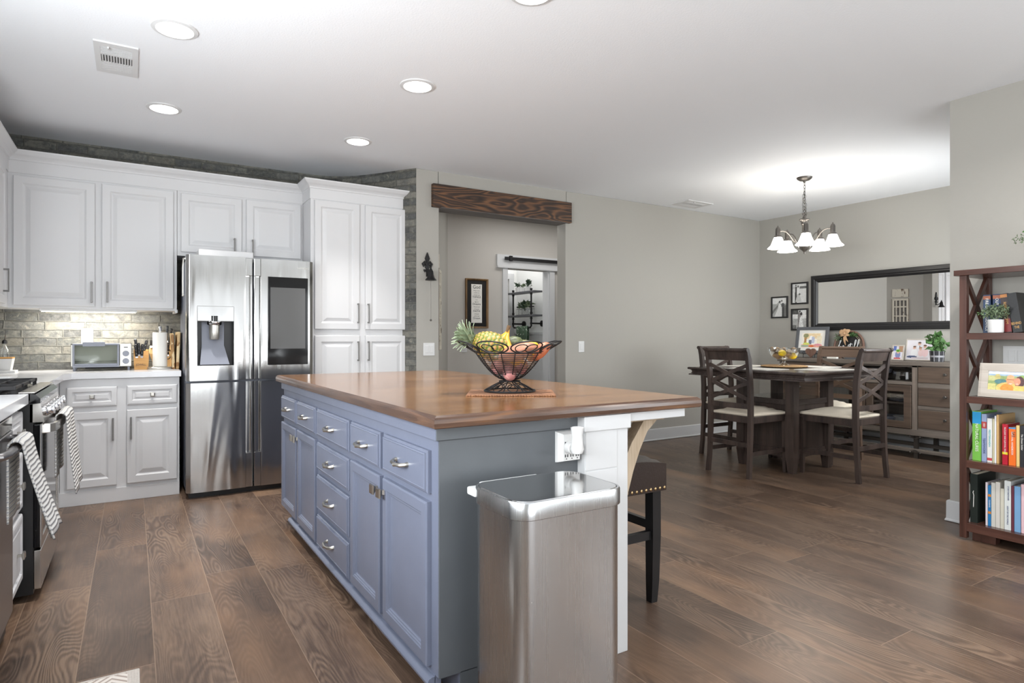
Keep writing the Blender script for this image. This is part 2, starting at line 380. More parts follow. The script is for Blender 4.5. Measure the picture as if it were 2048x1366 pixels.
# ------------------------------------------------------------------ mesh building
class MB:
    """collects shapes, builds ONE mesh object"""
    def __init__(s, M=None): s.bm = bmesh.new(); s.M = M or Matrix.Identity(4); s.uv = None
    def v(s, co): return s.bm.verts.new(s.M @ Vector(co))
    def f(s, vs, uvs=None):
        try: fc = s.bm.faces.new(vs)
        except ValueError: return None
        if uvs:
            L = s.bm.loops.layers.uv.verify()
            for lp, u in zip(fc.loops, uvs): lp[L].uv = u
        return fc
    def box(s, x0, y0, z0, x1, y1, z1, bev=0.0, seg=2, M=None):
        x0, x1 = min(x0, x1), max(x0, x1); y0, y1 = min(y0, y1), max(y0, y1); z0, z1 = min(z0, z1), max(z0, z1)
        MM = s.M @ M if M is not None else s.M
        t = bmesh.new(); bmesh.ops.create_cube(t, size=1)
        for q in t.verts: q.co = Vector(((x0 + x1) / 2 + q.co.x * (x1 - x0), (y0 + y1) / 2 + q.co.y * (y1 - y0), (z0 + z1) / 2 + q.co.z * (z1 - z0)))
        if bev:
            bev = min(bev, (x1 - x0) * .45, (y1 - y0) * .45, (z1 - z0) * .45)
            bmesh.ops.bevel(t, geom=list(t.edges), offset=bev, segments=seg, affect='EDGES', profile=0.5)
        s.merge(t, MM); return s
    def merge(s, t, MM=None):
        MM = MM if MM is not None else s.M
        mp = {q: s.bm.verts.new(MM @ q.co) for q in t.verts}
        for fc in t.faces:
            try: s.bm.faces.new([mp[q] for q in fc.verts])
            except ValueError: pass
        t.free()
    def rings(s, rs, close_u=True, cap0=True, cap1=True, uv=False):
        """rs: list of rings (lists of coords)"""
        V = [[s.v(c) for c in r] for r in rs]; n = len(rs[0])
        for a in range(len(V) - 1):
            for i in range(n if close_u else n - 1):
                j = (i + 1) % n
                uvs = None
                if uv: uvs = [(i / n, a / (len(V) - 1)), ((i + 1) / n, a / (len(V) - 1)), ((i + 1) / n, (a + 1) / (len(V) - 1)), (i / n, (a + 1) / (len(V) - 1))]
                s.f([V[a][i], V[a][j], V[a + 1][j], V[a + 1][i]], uvs)
        if close_u and cap0 and n > 2: s.f(V[0][::-1])
        if close_u and cap1 and n > 2: s.f(V[-1])
        return s
    def lathe(s, prof, c=(0, 0, 0), n=24, cap0=True, cap1=True, M=None, uv=False, sx=1, sy=1):
        MM = M or Matrix.Identity(4)
        rs = [[MM @ Vector((c[0] + r * sx * math.cos(2 * PI * i / n), c[1] + r * sy * math.sin(2 * PI * i / n), c[2] + z)) for i in range(n)] for r, z in prof]
        return s.rings(rs, True, cap0, cap1, uv)
    def cyl(s, c, r, h, n=20, axis='z', r2=None, bev=0.0):
        r2 = r if r2 is None else r2
        prof = [(r, 0), (r2, h)] if not bev else [(max(r - bev, 1e-4), 0), (r, bev), (r2, h - bev), (max(r2 - bev, 1e-4), h)]
        M = Matrix.Translation(c)
        if axis == 'x': M = M @ Matrix.Rotation(PI / 2, 4, 'Y')
        if axis == 'y': M = M @ Matrix.Rotation(-PI / 2, 4, 'X')
        return s.lathe(prof, n=n, M=M)
    def tube(s, pts, r, n=8, closed=False, cap=True):
        pts = [Vector(p) for p in pts]; N = len(pts)
        rr = r if isinstance(r, (list, tuple)) else [r] * N
        tang = []
        for i in range(N):
            if closed: d = pts[(i + 1) % N] - pts[i - 1]
            else: d = pts[min(i + 1, N - 1)] - pts[max(i - 1, 0)]
            tang.append(d.normalized() if d.length > 1e-9 else Vector((0, 0, 1)))
        up = Vector((0, 0, 1)) if abs(tang[0].z) < 0.9 else Vector((1, 0, 0))
        a = tang[0].cross(up).normalized(); rings = []
        for i in range(N):
            a = (a - tang[i] * a.dot(tang[i])); a = a.normalized() if a.length > 1e-6 else tang[i].orthogonal().normalized()
            bb = tang[i].cross(a)
            rings.append([pts[i] + (a * math.cos(2 * PI * k / n) + bb * math.sin(2 * PI * k / n)) * rr[i] for k in range(n)])
        if closed: rings.append(rings[0])
        if closed: return s.rings(rings, True, False, False)
        return s.rings(rings, True, cap, cap)
    def prism(s, poly, d0, d1, plane='xz', bev=0):
        """poly in a plane, extruded along the third axis from d0 to d1"""
        def m(p, d): return {'xz': (p[0], d, p[1]), 'xy': (p[0], p[1], d), 'yz': (d, p[0], p[1])}[plane]
        return s.rings([[m(p, d0) for p in poly], [m(p, d1) for p in poly]])
    def bar(s, a, b_, w, h, up=(0, 0, 1), bev=0.0):
        a, b_ = Vector(a), Vector(b_); d = b_ - a; L = d.length; z = d.normalized()
        x = Vector(up).cross(z); x = x.normalized() if x.length > 1e-6 else z.orthogonal().normalized(); y = z.cross(x)
        M = Matrix((x, y, z)).transposed().to_4x4(); M.translation = a
        return s.box(-w / 2, -h / 2, 0, w / 2, h / 2, L, bev, 1, M=M)
    def sphere(s, c, rx, ry=None, rz=None, n=14, M=None):
        ry = rx if ry is None else ry; rz = rx if rz is None else rz
        t = bmesh.new(); bmesh.ops.create_uvsphere(t, u_segments=n, v_segments=max(6, n * 2 // 3), radius=1)
        MM = Matrix.Translation(c) @ (M or Matrix.Identity(4)) @ Matrix.Diagonal((rx, ry, rz, 1))
        s.merge(t, s.M @ MM); return s
    def panel(s, w, h, prof, x0=0, z0=0, back=0.0):
        """nested rectangles: prof = [(inset, height towards -Y)]; local x = width, z = height, front faces -Y"""
        rs = []
        for ins, d in prof:
            rs.append([(x0 + ins, -d, z0 + ins), (x0 + w - ins, -d, z0 + ins), (x0 + w - ins, -d, z0 + h - ins), (x0 + ins, -d, z0 + h - ins)])
        return s.rings(rs, True, True, True)
    def sweep(s, path, prof, closed=False):
        """mitred sweep of prof [(out, z)] along a path in plan; out is to the right of travel"""
        P = [Vector((p[0], p[1])) for p in path]; N = len(P); rs = []
        for i in range(N):
            d0 = (P[i] - P[i - 1]).normalized() if (i > 0 or closed) else None
            d1 = (P[(i + 1) % N] - P[i]).normalized() if (i < N - 1 or closed) else None
            if d0 is None: d0 = d1
            if d1 is None: d1 = d0
            n0 = Vector((d0.y, -d0.x)); n1 = Vector((d1.y, -d1.x)); m = (n0 + n1)
            m = m / max(m.dot(n0), 0.2)
            rs.append([(P[i].x + m.x * o, P[i].y + m.y * o, z) for o, z in prof])
        if closed: rs.append(rs[0])
        return s.rings(rs, True, not closed, not closed)
    def frame(s, x0, z0, x1, z1, w, y0, y1, bev=.0015):
        """one-piece mitred frame in x-z, from y0 (front) to y1 (back)"""
        def r(i, y): return [(x0 + i, y, z0 + i), (x1 - i, y, z0 + i), (x1 - i, y, z1 - i), (x0 + i, y, z1 - i)]
        R = [r(0, y1), r(0, y0 + bev), r(bev, y0), r(w - bev, y0), r(w, y0 + bev), r(w, y1)]; R.append(R[0])
        return s.rings(R, True, False, False)
    def build(s, name, mat, parent=None, smooth=False, props=None, loc=None, sharp=40):
        bm = s.bm
        off = Vector((0, 0, 0)); p = parent
        if parent is not None:
            off = Vector(parent.get('_o', (0, 0, 0)))
        elif loc is not None: off = Vector(loc)
        for q in bm.verts: q.co -= off
        bmesh.ops.recalc_face_normals(bm, faces=list(bm.faces))
        me = bpy.data.meshes.new(name); bm.to_mesh(me); bm.free()
        if isinstance(mat, str): mat = MATS[mat]
        me.materials.append(mat)
        if smooth:
            me.polygons.foreach_set('use_smooth', [True] * len(me.polygons))
            try: me.set_sharp_from_angle(angle=math.radians(sharp))
            except Exception: pass
        o = bpy.data.objects.new(name, me); C.objects.link(o)
        if parent is not None: o.parent = parent; o['_o'] = list(off)
        else:
            o.location = off; o['_o'] = list(off)
        return o
def thing(name, label, cat, loc=(0, 0, 0), group=None):
    o = bpy.data.objects.new(name, None); C.objects.link(o); o.location = loc; o.empty_display_size = 0.1
    o['_o'] = list(loc); o['label'] = label; o['category'] = cat
    if group: o['group'] = group
    return o
def tag(o, label, cat, group=None, kind=None):
    o['label'] = label; o['category'] = cat
    if group: o['group'] = group
    if kind: o['kind'] = kind
    return o
def struct(name, mb, mat, smooth=False):
    o = mb.build(name, mat, None, smooth); o['kind'] = 'structure'; return o
def dup(root, loc=None, rotz=None, label=None, group=None):
    r = root.copy(); C.objects.link(r)
    if loc is not None: r.location = loc
    if rotz is not None: r.rotation_euler = (0, 0, rotz)
    if label: r['label'] = label
    if group: r['group'] = group
    for ch in list(root.children):
        c = ch.copy(); C.objects.link(c); c.parent = r
        for g in list(ch.children):
            d = g.copy(); C.objects.link(d); d.parent = c
    return r
def T(x, y, z): return Matrix.Translation((x, y, z))
def RX(a): return Matrix.Rotation(a, 4, 'X')
def RY(a): return Matrix.Rotation(a, 4, 'Y')
def RZ(a): return Matrix.Rotation(a, 4, 'Z')
def face_neg_y(x, y, z=0): return T(x, y, z)                    # local x -> +X, outward -Y
def face_neg_x(x, y, z=0): return T(x, y, z) @ RZ(-PI / 2)      # local x -> -Y, outward (-y) -> -X
def face_pos_x(x, y, z=0): return T(x, y, z) @ RZ(PI / 2)       # local x -> +Y, outward -> +X
def text_obj(s, size, M, mat, parent, name='lettering', extrude=0.0006, align='CENTER', stretch=1.0, shear=0.0, bold=0.0):
    """flat letters lying in local x-z, facing local -Y"""
    cu = bpy.data.curves.new('t', 'FONT'); cu.body = s; cu.size = size; cu.extrude = extrude; cu.align_x = align; cu.align_y = 'CENTER'; cu.shear = shear
    cu.offset = bold
    ob = bpy.data.objects.new('t', cu); C.objects.link(ob)
    me = bpy.data.meshes.new_from_object(ob); bpy.data.objects.remove(ob)
    off = Vector(parent.get('_o', (0, 0, 0))) if parent is not None else Vector((0, 0, 0))
    me.transform(T(*(-off)) @ M @ RX(PI / 2) @ Matrix.Diagonal((stretch, 1, 1, 1)))
    me.materials.clear(); me.materials.append(MATS[mat]); me.name = name
    o = bpy.data.objects.new(name, me); C.objects.link(o)
    if parent is not None: o.parent = parent; o['_o'] = list(off)
    return o
def smoothstep(a, b, x):
    t = min(max((x - a) / (b - a), 0), 1); return t * t * (3 - 2 * t)
def paint(w, h, nx, ny, layers, M, parent, name='print', bgfn=None, mat='photo_print', nz=0.0):
    """a flat print: a grid in local x-z facing -Y, coloured per vertex by simple shapes"""
    bm = bmesh.new(); L = bm.verts.layers.float_color.new('col'); vs = []
    off = Vector(parent.get('_o', (0, 0, 0)))
    for j in range(ny + 1):
        for i in range(nx + 1):
            u, v = i / nx, j / ny
            c = list(bgfn(u, v)) if bgfn else [255, 255, 255]
            for ly in layers:
                k, col = ly[0], ly[-1]; hit = False
                if k == 'e': hit = ((u - ly[1]) / ly[3]) ** 2 + ((v - ly[2]) / ly[4]) ** 2 < 1
                elif k == 'r': hit = ly[1] <= u <= ly[3] and ly[2] <= v <= ly[4]
                elif k == 't':   # triangle / trapezoid: x centre, y0, y1, halfwidth0, halfwidth1
                    if ly[2] <= v <= ly[3]:
                        q = (v - ly[2]) / (ly[3] - ly[2]); hit = abs(u - ly[1]) < ly[4] + (ly[5] - ly[4]) * q
                elif k == 'l':
                    ax, ay, bx, by, th = ly[1:6]; dx, dy = bx - ax, by - ay
                    q = max(0, min(1, ((u - ax) * dx + (v - ay) * dy) / (dx * dx + dy * dy + 1e-9)))
                    hit = math.hypot(u - ax - q * dx, v - ay - q * dy) < th
                if hit: c = list(col)
            if nz:
                n_ = noise.noise(Vector((u * 14, v * 14, w * 77))) * nz + noise.noise(Vector((u * 40, v * 40, 3))) * nz * .5
                c = [min(255, max(0, q + n_)) for q in c]
            q = bm.verts.new(T(*(-off)) @ M @ Vector((u * w, 0, v * h))); q[L] = srgb(*c); vs.append(q)
    for j in range(ny):
        for i in range(nx):
            a = j * (nx + 1) + i; bm.faces.new([vs[a], vs[a + 1], vs[a + nx + 2], vs[a + nx + 1]])
    me = bpy.data.meshes.new(name); bm.to_mesh(me); bm.free(); me.materials.append(MATS[mat])
    o = bpy.data.objects.new(name, me); C.objects.link(o); o.parent = parent; o['_o'] = list(off); return o

# ------------------------------------------------------------------ the room
def wall_with_holes(name, mat, axis, pos, a0, a1, z0, z1, holes, thick, extra=None):
    """axis 'x': wall plane x=pos spanning y a0..a1; 'y': plane y=pos spanning x. holes: (b0,b1,z0,z1). thick signed"""
    mb = MB(); cuts = sorted(holes); cur = a0
    def bx(p0, p1, q0, q1):
        if p1 - p0 < 1e-4 or q1 - q0 < 1e-4: return
        if axis == 'x': mb.box(pos, p0, q0, pos + thick, p1, q1)
        else: mb.box(p0, pos, q0, p1, pos + thick, q1)
    for b0, b1, h0, h1 in cuts:
        bx(cur, b0, z0, z1); bx(b0, b1, z0, h0); bx(b0, b1, h1, z1); cur = b1
    bx(cur, a1, z0, z1)
    return struct(name, mb, mat)
fl = MB(); fl.box(-1.3, -3.4, -0.05, 7.2, 8.0, 0.0); struct('floor', fl, 'floor_planks')
ce = MB(); ce.box(-1.3, -3.4, CEIL, 7.2, 8.0, CEIL + 0.06); struct('ceiling', ce, 'ceiling_paint')
# brick kitchen wall with its rounded corner (one wall, arc length in the UVs)
pts = [(-1.2, 5.88), (1.30, 5.88)]
for k in range(0, 9):      # gentle curve towards the doorway corner
    a = k / 8; p0, p1, p2, p3 = Vector((1.45, 5.88)), Vector((1.80, 5.87)), Vector((1.95, 5.44)), Vector((2.168, 5.165))
    q = p0 * (1 - a) ** 3 + p1 * 3 * a * (1 - a) ** 2 + p2 * 3 * a * a * (1 - a) + p3 * a ** 3
    pts.append((q.x, q.y))
mb = MB(); s = 0; prev = None
for i, p in enumerate(pts):
    if prev:
        ds = math.hypot(p[0] - prev[0], p[1] - prev[1])
        V = [mb.v((prev[0], prev[1], 0)), mb.v((p[0], p[1], 0)), mb.v((p[0], p[1], CEIL)), mb.v((prev[0], prev[1], CEIL))]
        mb.f(V, [(s, 0), (s + ds, 0), (s + ds, CEIL), (s, CEIL)]); s += ds
    prev = p
bmesh.ops.remove_doubles(mb.bm, verts=list(mb.bm.verts), dist=1e-5)
struct('wall_north', mb, 'thin_brick', True)
# doorway wall (rounded corners at the opening)
OX0, OX1, OZ, YW = 2.392, 3.83, 2.40, 5.165
mb = MB(); mb.box(2.168, YW, 0, OX0, YW + 0.15, CEIL, 0.006); mb.box(OX1, YW, 0, 7.05, YW + 0.15, CEIL, 0.006); mb.box(OX0 - .01, YW, OZ, OX1 + .01, YW + 0.15, CEIL)
struct('wall_northeast', mb, 'wall_paint')
mb = MB(); mb.box(6.97, 1.85, 0, 7.1, 5.3, CEIL); struct('wall_east', mb, 'wall_paint')
wall_with_holes('wall_west', 'wall_paint', 'x', -1.08, -3.2, 5.95, 0, CEIL, [(-0.9, 2.9, 1.05, 2.15)], -0.12)
mb = MB(); s = 0
V = [mb.v(q) for q in ((-1.079, 3.0, .9), (-1.079, 5.88, .9), (-1.079, 5.88, CEIL), (-1.079, 3.0, CEIL))]; mb.f(V, [(0, .9), (2.88, .9), (2.88, CEIL), (0, CEIL)])
struct('wall_west_brick', mb, 'thin_brick')
wall_with_holes('wall_south', 'wall_paint', 'y', -3.2, -1.2, 4.6, 0, CEIL, [(-0.15, 2.75, 0.05, 2.2), (2.95, 4.1, 0.85, 2.2)], -0.12)
wall_with_holes('wall_southeast', 'wall_paint', 'x', 4.48, -3.2, 1.785, 0, CEIL, [(-2.6, -0.6, 0.8, 2.2)], 0.12)
wall_with_holes('wall_dining_south', 'wall_paint', 'y', 1.905, 4.48, 6.97, 0, CEIL, [(5.2, 6.6, 0.85, 2.2)], -0.12)
# windows and glass doors (behind and beside the camera)
def window(name, axis, pos, a0, a1, z0, z1, nmull):
    mb = MB(); w = 0.085
    def bx(p0, p1, q0, q1):
        if axis == 'x': mb.box(pos - .03, p0, q0, pos + .03, p1, q1, .004)
        else: mb.box(p0, pos - .03, q0, p1, pos + .03, q1, .004)
    bx(a0, a1, z0, z0 + w); bx(a0, a1, z1 - w, z1); bx(a0, a0 + w, z0, z1); bx(a1 - w, a1, z0, z1)
    for k in range(1, nmull): c = a0 + (a1 - a0) * k / nmull; bx(c - w / 2, c + w / 2, z0, z1)
    return struct(name, mb, 'trim_white')
window('window_1', 'y', -3.26, -0.15, 2.75, 0.05, 2.2, 7); window('window_2', 'y', -3.26, 2.95, 4.1, 0.85, 2.2, 1)  # unseen; extra bars added to the glass door to streak the refrigerator reflections
window('window_3', 'x', -1.14, -0.9, 2.9, 1.05, 2.15, 3); window('window_4', 'x', 4.54, -2.6, -0.6, 0.8, 2.2, 2)  # unseen west window made longer to let in added light
window('window_5', 'y', 1.845, 5.2, 6.6, 0.85, 2.2, 2)
# hallway behind the opening
mb = MB()
mb.rings([[(x, y, z) for x, z in ((3.05, 0), (3.925, 0), (3.925, 2.03), (4.555, 2.03), (4.555, 0), (6.2, 0), (6.2, CEIL), (3.05, CEIL))] for y in (6.50, 6.62)]); struct('wall_hall_north', mb, 'hall_paint')
mb = MB(); mb.box(0, 0, 0, math.hypot(.73, 1.2), .08, CEIL, M=T(2.39, 5.30, 0) @ RZ(math.atan2(1.2, .73))); struct('wall_hall_west', mb, 'wall_paint')
mb = MB(); mb.box(6.1, 5.3, 0, 6.2, 6.62, CEIL); struct('wall_hall_east', mb, 'hall_paint')
# laundry beyond the sliding door
mb = MB(); mb.box(4.75, 6.62, 0, 4.85, 7.7, CEIL); struct('wall_laundry_east', mb, 'laundry_paint')
mb = MB(); mb.rings([[(x, y, z) for x, z in ((3.3, 0), (3.98, 0), (3.98, 2.02), (4.62, 2.02), (4.62, 0), (4.76, 0), (4.76, CEIL), (3.3, CEIL))] for y in (7.60, 7.70)]); struct('wall_laundry_north', mb, 'laundry_paint')
mb = MB(); mb.box(3.2, 6.62, 0, 3.3, 7.7, CEIL); struct('wall_laundry_west', mb, 'laundry_paint')
mb = MB(); mb.box(3.985, 7.61, 0, 4.615, 7.65, 2.015)
for (a, b2, c, d) in ((4.06, .2, 4.30, .85), (4.34, .2, 4.58, .85), (4.06, .95, 4.58, 1.35), (4.06, 1.45, 4.58, 1.9)): mb.box(a, 7.60, b2, c, 7.612, d, .004)
o = struct('door_1', mb, 'hall_paint')
mb = MB(); mb.cyl((4.57, 7.57, 1.0), .025, .04, axis='y'); k = mb.build('door_handle', 'nickel', o, True)
mb = MB(); mb.box(3.90, 7.585, 0, 3.98, 7.60, 2.02); mb.box(4.62, 7.585, 0, 4.70, 7.60, 2.02); mb.box(3.90, 7.583, 2.02, 4.70, 7.60, 2.10); struct('trim_1', mb, 'trim_white')
mb = MB(); mb.box(4.72, 6.7, 1.22, 4.75, 7.6, 1.25); 
for k in range(7): mb.box(4.742, 6.66, .1 + k * .16, 4.75, 7.6, .1 + k * .16 + .152)
struct('trim_2', mb, 'trim_white')
mb = MB(); mb.box(3.855, 6.475, 0, 3.925, 6.50, 2.03); mb.box(4.555, 6.475, 0, 4.63, 6.50, 2.03); mb.box(3.77, 6.468, 2.03, 4.85, 6.50, 2.195, .003); mb.box(3.77, 6.455, 2.03, 4.85, 6.47, 2.055, .003)
mb.box(3.925, 6.50, 0, 3.94, 6.62, 2.03); mb.box(4.54, 6.50, 0, 4.555, 6.62, 2.03); struct('trim_3', mb, 'trim_white')
t = thing('barn_door_track', 'black sliding barn door rail mounted on white header board in the hallway', 'door track', (4.3, 6.44, 2.14))
mb = MB(); mb.box(3.86, 6.435, 2.125, 5.4, 6.445, 2.165, .002); mb.build('rail', 'black_iron', t)
mb = MB(); mb.box(3.925, 6.425, 2.115, 3.965, 6.455, 2.18, .004); mb.build('end_stop', 'black_iron', t)
mb = MB()
for x in (3.90, 4.15, 4.40): mb.cyl((x, 6.444, 2.145), .012, .024, 10, 'y')
mb.build('spacer', 'black_iron', t, True)
# baseboards
BB = [(0, 0), (0.012, 0), (0.022, 0.004), (0.022, 0.012), (0.016, 0.02), (0.015, 0.128), (0.010, 0.135), (0, 0.135)]
BBn = [(-o_, z) for o_, z in BB]
def base(name, path, flip=False):
    mb = MB(); mb.sweep(path, BB if not flip else BBn); struct(name, mb, 'trim_white')
base('baseboard_north', [(2.18, 5.165), (OX0, 5.165)])
base('baseboard_northeast', [(OX1, 5.165), (6.97, 5.165)])
base('baseboard_east', [(6.97, 5.165), (6.97, 1.93)])
base('baseboard_southeast', [(6.97, 1.905), (4.48, 1.905), (4.48, -3.2)], False)
base('baseboard_hall', [(3.12, 6.50), (3.85, 6.50)])
# stained beam over the opening
t = thing('wood_beam', 'dark stained rough wooden beam boxed over the hallway opening', 'beam', (3.09, 5.165, 2.36))
mb = MB(); mb.box(2.314, 5.115, 2.365, 3.875, 5.165, 2.575, .004); mb.build('face_board', 'beam_wood', t)
mb = MB(); mb.box(2.392, 5.118, 2.362, 3.83, 5.325, 2.39, .003); mb.build('underside_board', 'grey_board', t)

# recessed ceiling lights, vents
def can_light(x, y, power, label):
    t = thing('recessed_light', label, 'ceiling light', (x, y, CEIL), 'recessed ceiling lights')
    mb = MB(); mb.lathe([(.105, 0), (.103, -.006), (.084, -.010), (.080, -.002)], (x, y, CEIL), 40, False, False); mb.build('trim_ring', 'vent_white', t, True)
    mb = MB(); mb.lathe([(.081, -.003), (.05, -.0035), (.001, -.004)], (x, y, CEIL), 40, False, True); mb.build('lens', 'lamp_disc', t, True)
    d = bpy.data.lights.new('recessed_lamp', 'AREA'); d.shape = 'DISK'; d.size = .15; d.energy = power; d.color = (1, .975, .94); d.spread = 1.25
    o = bpy.data.objects.new('recessed_lamp', d); C.objects.link(o); o.location = (x, y, CEIL - .015); o.rotation_euler = (0, 0, 0)
can_light(0.178, 3.458, 6, 'largest lit recessed light, beside the square ceiling vent')
can_light(1.465, 3.47, 6, 'lit recessed ceiling light above the middle of the island')
can_light(0.178, 4.69, 6, 'lit recessed ceiling light nearest the white upper cabinets')
can_light(1.486, 4.69, 6, 'farthest and smallest lit recessed light, in front of the tall pantry')
can_light(1.499, 2.27, 6, 'recessed light cut off by the top edge, only its rim showing')
def vent(x0, y0, x1, y1, label, rot=False):
    cx_, cy_ = (x0 + x1) / 2, (y0 + y1) / 2
    t = thing('ceiling_vent', label, 'vent', (cx_, cy_, CEIL))
    w, h = x1 - x0, y1 - y0
    def q(a, b_, c, d, z0, z1, mbx): mbx.box(x0 + a * w, y0 + b_ * h, z0, x0 + c * w, y0 + d * h, z1)
    mb = MB(); z0, z1 = CEIL - .008, CEIL
    q(0, 0, 1, .12, z0, z1, mb); q(0, .88, 1, 1, z0, z1, mb); q(0, .12, .14, .88, z0, z1, mb); q(.86, .12, 1, .88, z0, z1, mb)
    q(.14, .34, .86, .38, z0, z1, mb); q(.14, .62, .86, .66, z0, z1, mb); mb.build('frame', 'vent_white', t)
    mb = MB(); q(.12, .1, .88, .9, CEIL - .002, CEIL - .001, mb); mb.build('grille_backing', 'vent_dark', t)
    mb = MB()
    for k in range(6): q(.14, .135 + k * .035, .86, .15 + k * .035, z0, z1, mb); q(.14, .675 + k * .035, .86, .70 + k * .035, z0, z1, mb)
    for k in range(11): q(.16 + k * .065, .38, .188 + k * .065, .62, z0, z1, mb)
    mb.build('louvres', 'vent_white', t)
    mb = MB(); q(.3, .10, .34, .16, z0 - .01, z0, mb); mb.build('damper_lever', 'vent_white', t)
vent(-.172, 3.79, .027, 4.21, 'white rectangular ceiling register with three louvre bands beside the largest recessed light')
vent(5.22, 4.77, 5.62, 5.04, 'small white ceiling register over the doorway wall, left of the chandelier')

# wall plates
def wall_plate(M, loc, w, h, toggles, label, cat='light switch', kind='rocker', mat='plastic_white'):
    t = thing('light_switch' if kind == 'rocker' else 'power_outlet', label, cat, loc)
    mb = MB(M); mb.box(-w / 2, -.006, -h / 2, w / 2, 0, h / 2, .003); mb.build('cover_plate', mat, t)
    if kind == 'rocker':
        for k in range(toggles):
            x = (k - (toggles - 1) / 2) * .046
            mb = MB(M); mb.box(x - .0165, -.0095, -.033, x + .0165, -.005, .033, .002); mb.build('rocker', mat if mat == 'plastic_white' else 'paper', t)
    else:
        mb = MB(M); mb.box(-.0165, -.009, -.033, .0165, -.005, .033, .002); mb.build('receptacle', mat, t)
        mb = MB(M)
        for z in (-.02, .016): mb.box(-.008, -.0095, z, -.005, -.0088, z + .009); mb.box(.005, -.0095, z, .008, -.0088, z + .009)
        mb.build('slots', 'slot_dark', t)
    return t
wall_plate(face_neg_y(2.291, 5.165, 1.073), (2.291, 5.165, 1.073), .112, .116, 2, 'white double rocker switch plate below the hanging bell')
wall_plate(face_neg_y(4.035, 5.165, 1.083), (4.035, 5.165, 1.083), .074, .116, 1, 'white single rocker switch right of the hallway opening')
wall_plate(face_neg_y(3.333, 6.50, 1.064), (3.333, 6.50, 1.064), .078, .116, 1, 'white switch on the hallway wall under the framed verse')
wall_plate(face_neg_y(-.303, 5.878, 1.193), (-.303, 5.878, 1.193), .078, .116, 1, 'white duplex outlet on the brick backsplash above the toaster oven', 'outlet', 'outlet')
wall_plate(face_neg_x(4.48, 1.53, 1.07), (4.48, 1.53, 1.07), .18, .12, 3, 'large grey switch plate on the wall seen through the bookcase', mat='plastic_white')

# ------------------------------------------------------------------ white cabinets
RAISED = [(0, 0), (0, .017), (.004, .020), (.052, .020), (.056, .016), (.064, .010), (.070, .010), (.096, .019), (.100, .0195)]
DRAWER_W = [(0, 0), (0, .014), (.004, .018), (.012, .020), (.032, .020), (.038, .012), (.044, .011), (.056, .017)]
def bar_pull(M, x, z, length, parent, vertical=True):
    mb = MB(M)
    if vertical:
        mb.box(x - .0055, -.050, z - length / 2, x + .0055, -.043, z + length / 2, .0015)
        for q in (-1, 1): mb.box(x - .0055, -.046, z + q * (length / 2 - .006) - .006, x + .0055, -.018, z + q * (length / 2 - .006) + .006, .001)
    return mb.build('handle', 'bar_pull', parent)
def knob(M, x, z, parent):
    mb = MB(M); mb.rings([[(x + a * .006, -.018, z + b_ * .006) for a, b_ in ((-1, -1), (1, -1), (1, 1), (-1, 1))], [(x + a * .005, -.032, z + b_ * .005) for a, b_ in ((-1, -1), (1, -1), (1, 1), (-1, 1))],
                          [(x + a * .015, -.036, z + b_ * .015) for a, b_ in ((-1, -1), (1, -1), (1, 1), (-1, 1))], [(x + a * .015, -.043, z + b_ * .015) for a, b_ in ((-1, -1), (1, -1), (1, 1), (-1, 1))], [(x + a * .009, -.0455, z + b_ * .009) for a, b_ in ((-1, -1), (1, -1), (1, 1), (-1, 1))]])
    return mb.build('knob', 'nickel', parent)
def door(M, x0, x1, z0, z1, parent, hx=None, hz=None, hl=.155, prof=RAISED, mat='white_paint', name='door'):
    mb = MB(M); mb.panel(x1 - x0, z1 - z0, prof, x0, z0); o = mb.build(name, mat, parent)
    if hx is not None: bar_pull(M, hx, hz, hl, o)
    return o
M_UP = face_neg_y(0, 5.55)
t = thing('wall_cabinet', 'white wall cabinet with two raised-panel doors above the toaster oven', 'cabinet', (-.22, 5.88, 1.39))
mb = MB(); mb.box(-1.06, 5.552, 1.39, .30, 5.879, 2.40, .002); mb.box(.285, 5.55, 1.375, .305, 5.875, 1.40, .001); mb.build('cabinet_box', 'white_paint', t)
door(M_UP, -.715, -.238, 1.41, 2.325, t, -.258, 1.515)
door(M_UP, -.195, .275, 1.405, 2.33, t, -.161, 1.52)
t = thing('wall_cabinet', 'short white double-door cabinet over the refrigerator', 'cabinet', (.78, 5.88, 1.85))
mb = MB(); mb.box(.302, 5.552, 1.83, 1.268, 5.879, 2.40, .002); mb.build('cabinet_box', 'white_paint', t)
door(M_UP, .328, .772, 1.86, 2.325, t, .694 * 1.03, 1.92, .15)
door(M_UP, .808, 1.248, 1.86, 2.33, t, .80 + .055, 1.92, .15)
t = thing('pantry_cabinet', 'tall white pantry cabinet with four raised-panel doors right of the refrigerator', 'cabinet', (1.72, 5.88, 0))
MP = face_neg_y(0, 5.28)
mb = MB(); mb.box(1.27, 5.282, 0, 2.18, 5.79, 2.42, .002); mb.build('cabinet_box', 'white_paint', t)
door(MP, 1.30, 1.682, 1.25, 2.335, t, 1.666, 1.39, .17); door(MP, 1.735, 2.12, 1.25, 2.335, t, 1.757, 1.39, .17)
door(MP, 1.30, 1.682, .13, 1.197, t, 1.666, 1.062, .17); door(MP, 1.735, 2.12, .13, 1.197, t, 1.757, 1.062, .17)
# west wall cabinets (only the last one shows)
M_WU = face_pos_x(-.745, 0)
t = thing('wall_cabinet', 'white wall cabinet at the left edge with a dark bar handle', 'cabinet', (-1.07, 4.9, 1.39))
mb = MB(); mb.box(-1.078, 4.25, 1.39, -.747, 5.55, 2.40, .002); mb.build('cabinet_box', 'white_paint', t)
door(M_WU, 4.86, 5.33, 1.41, 2.33, t, 5.29 - .06, 1.56, .155); door(M_WU, 4.33, 4.82, 1.41, 2.33, t)
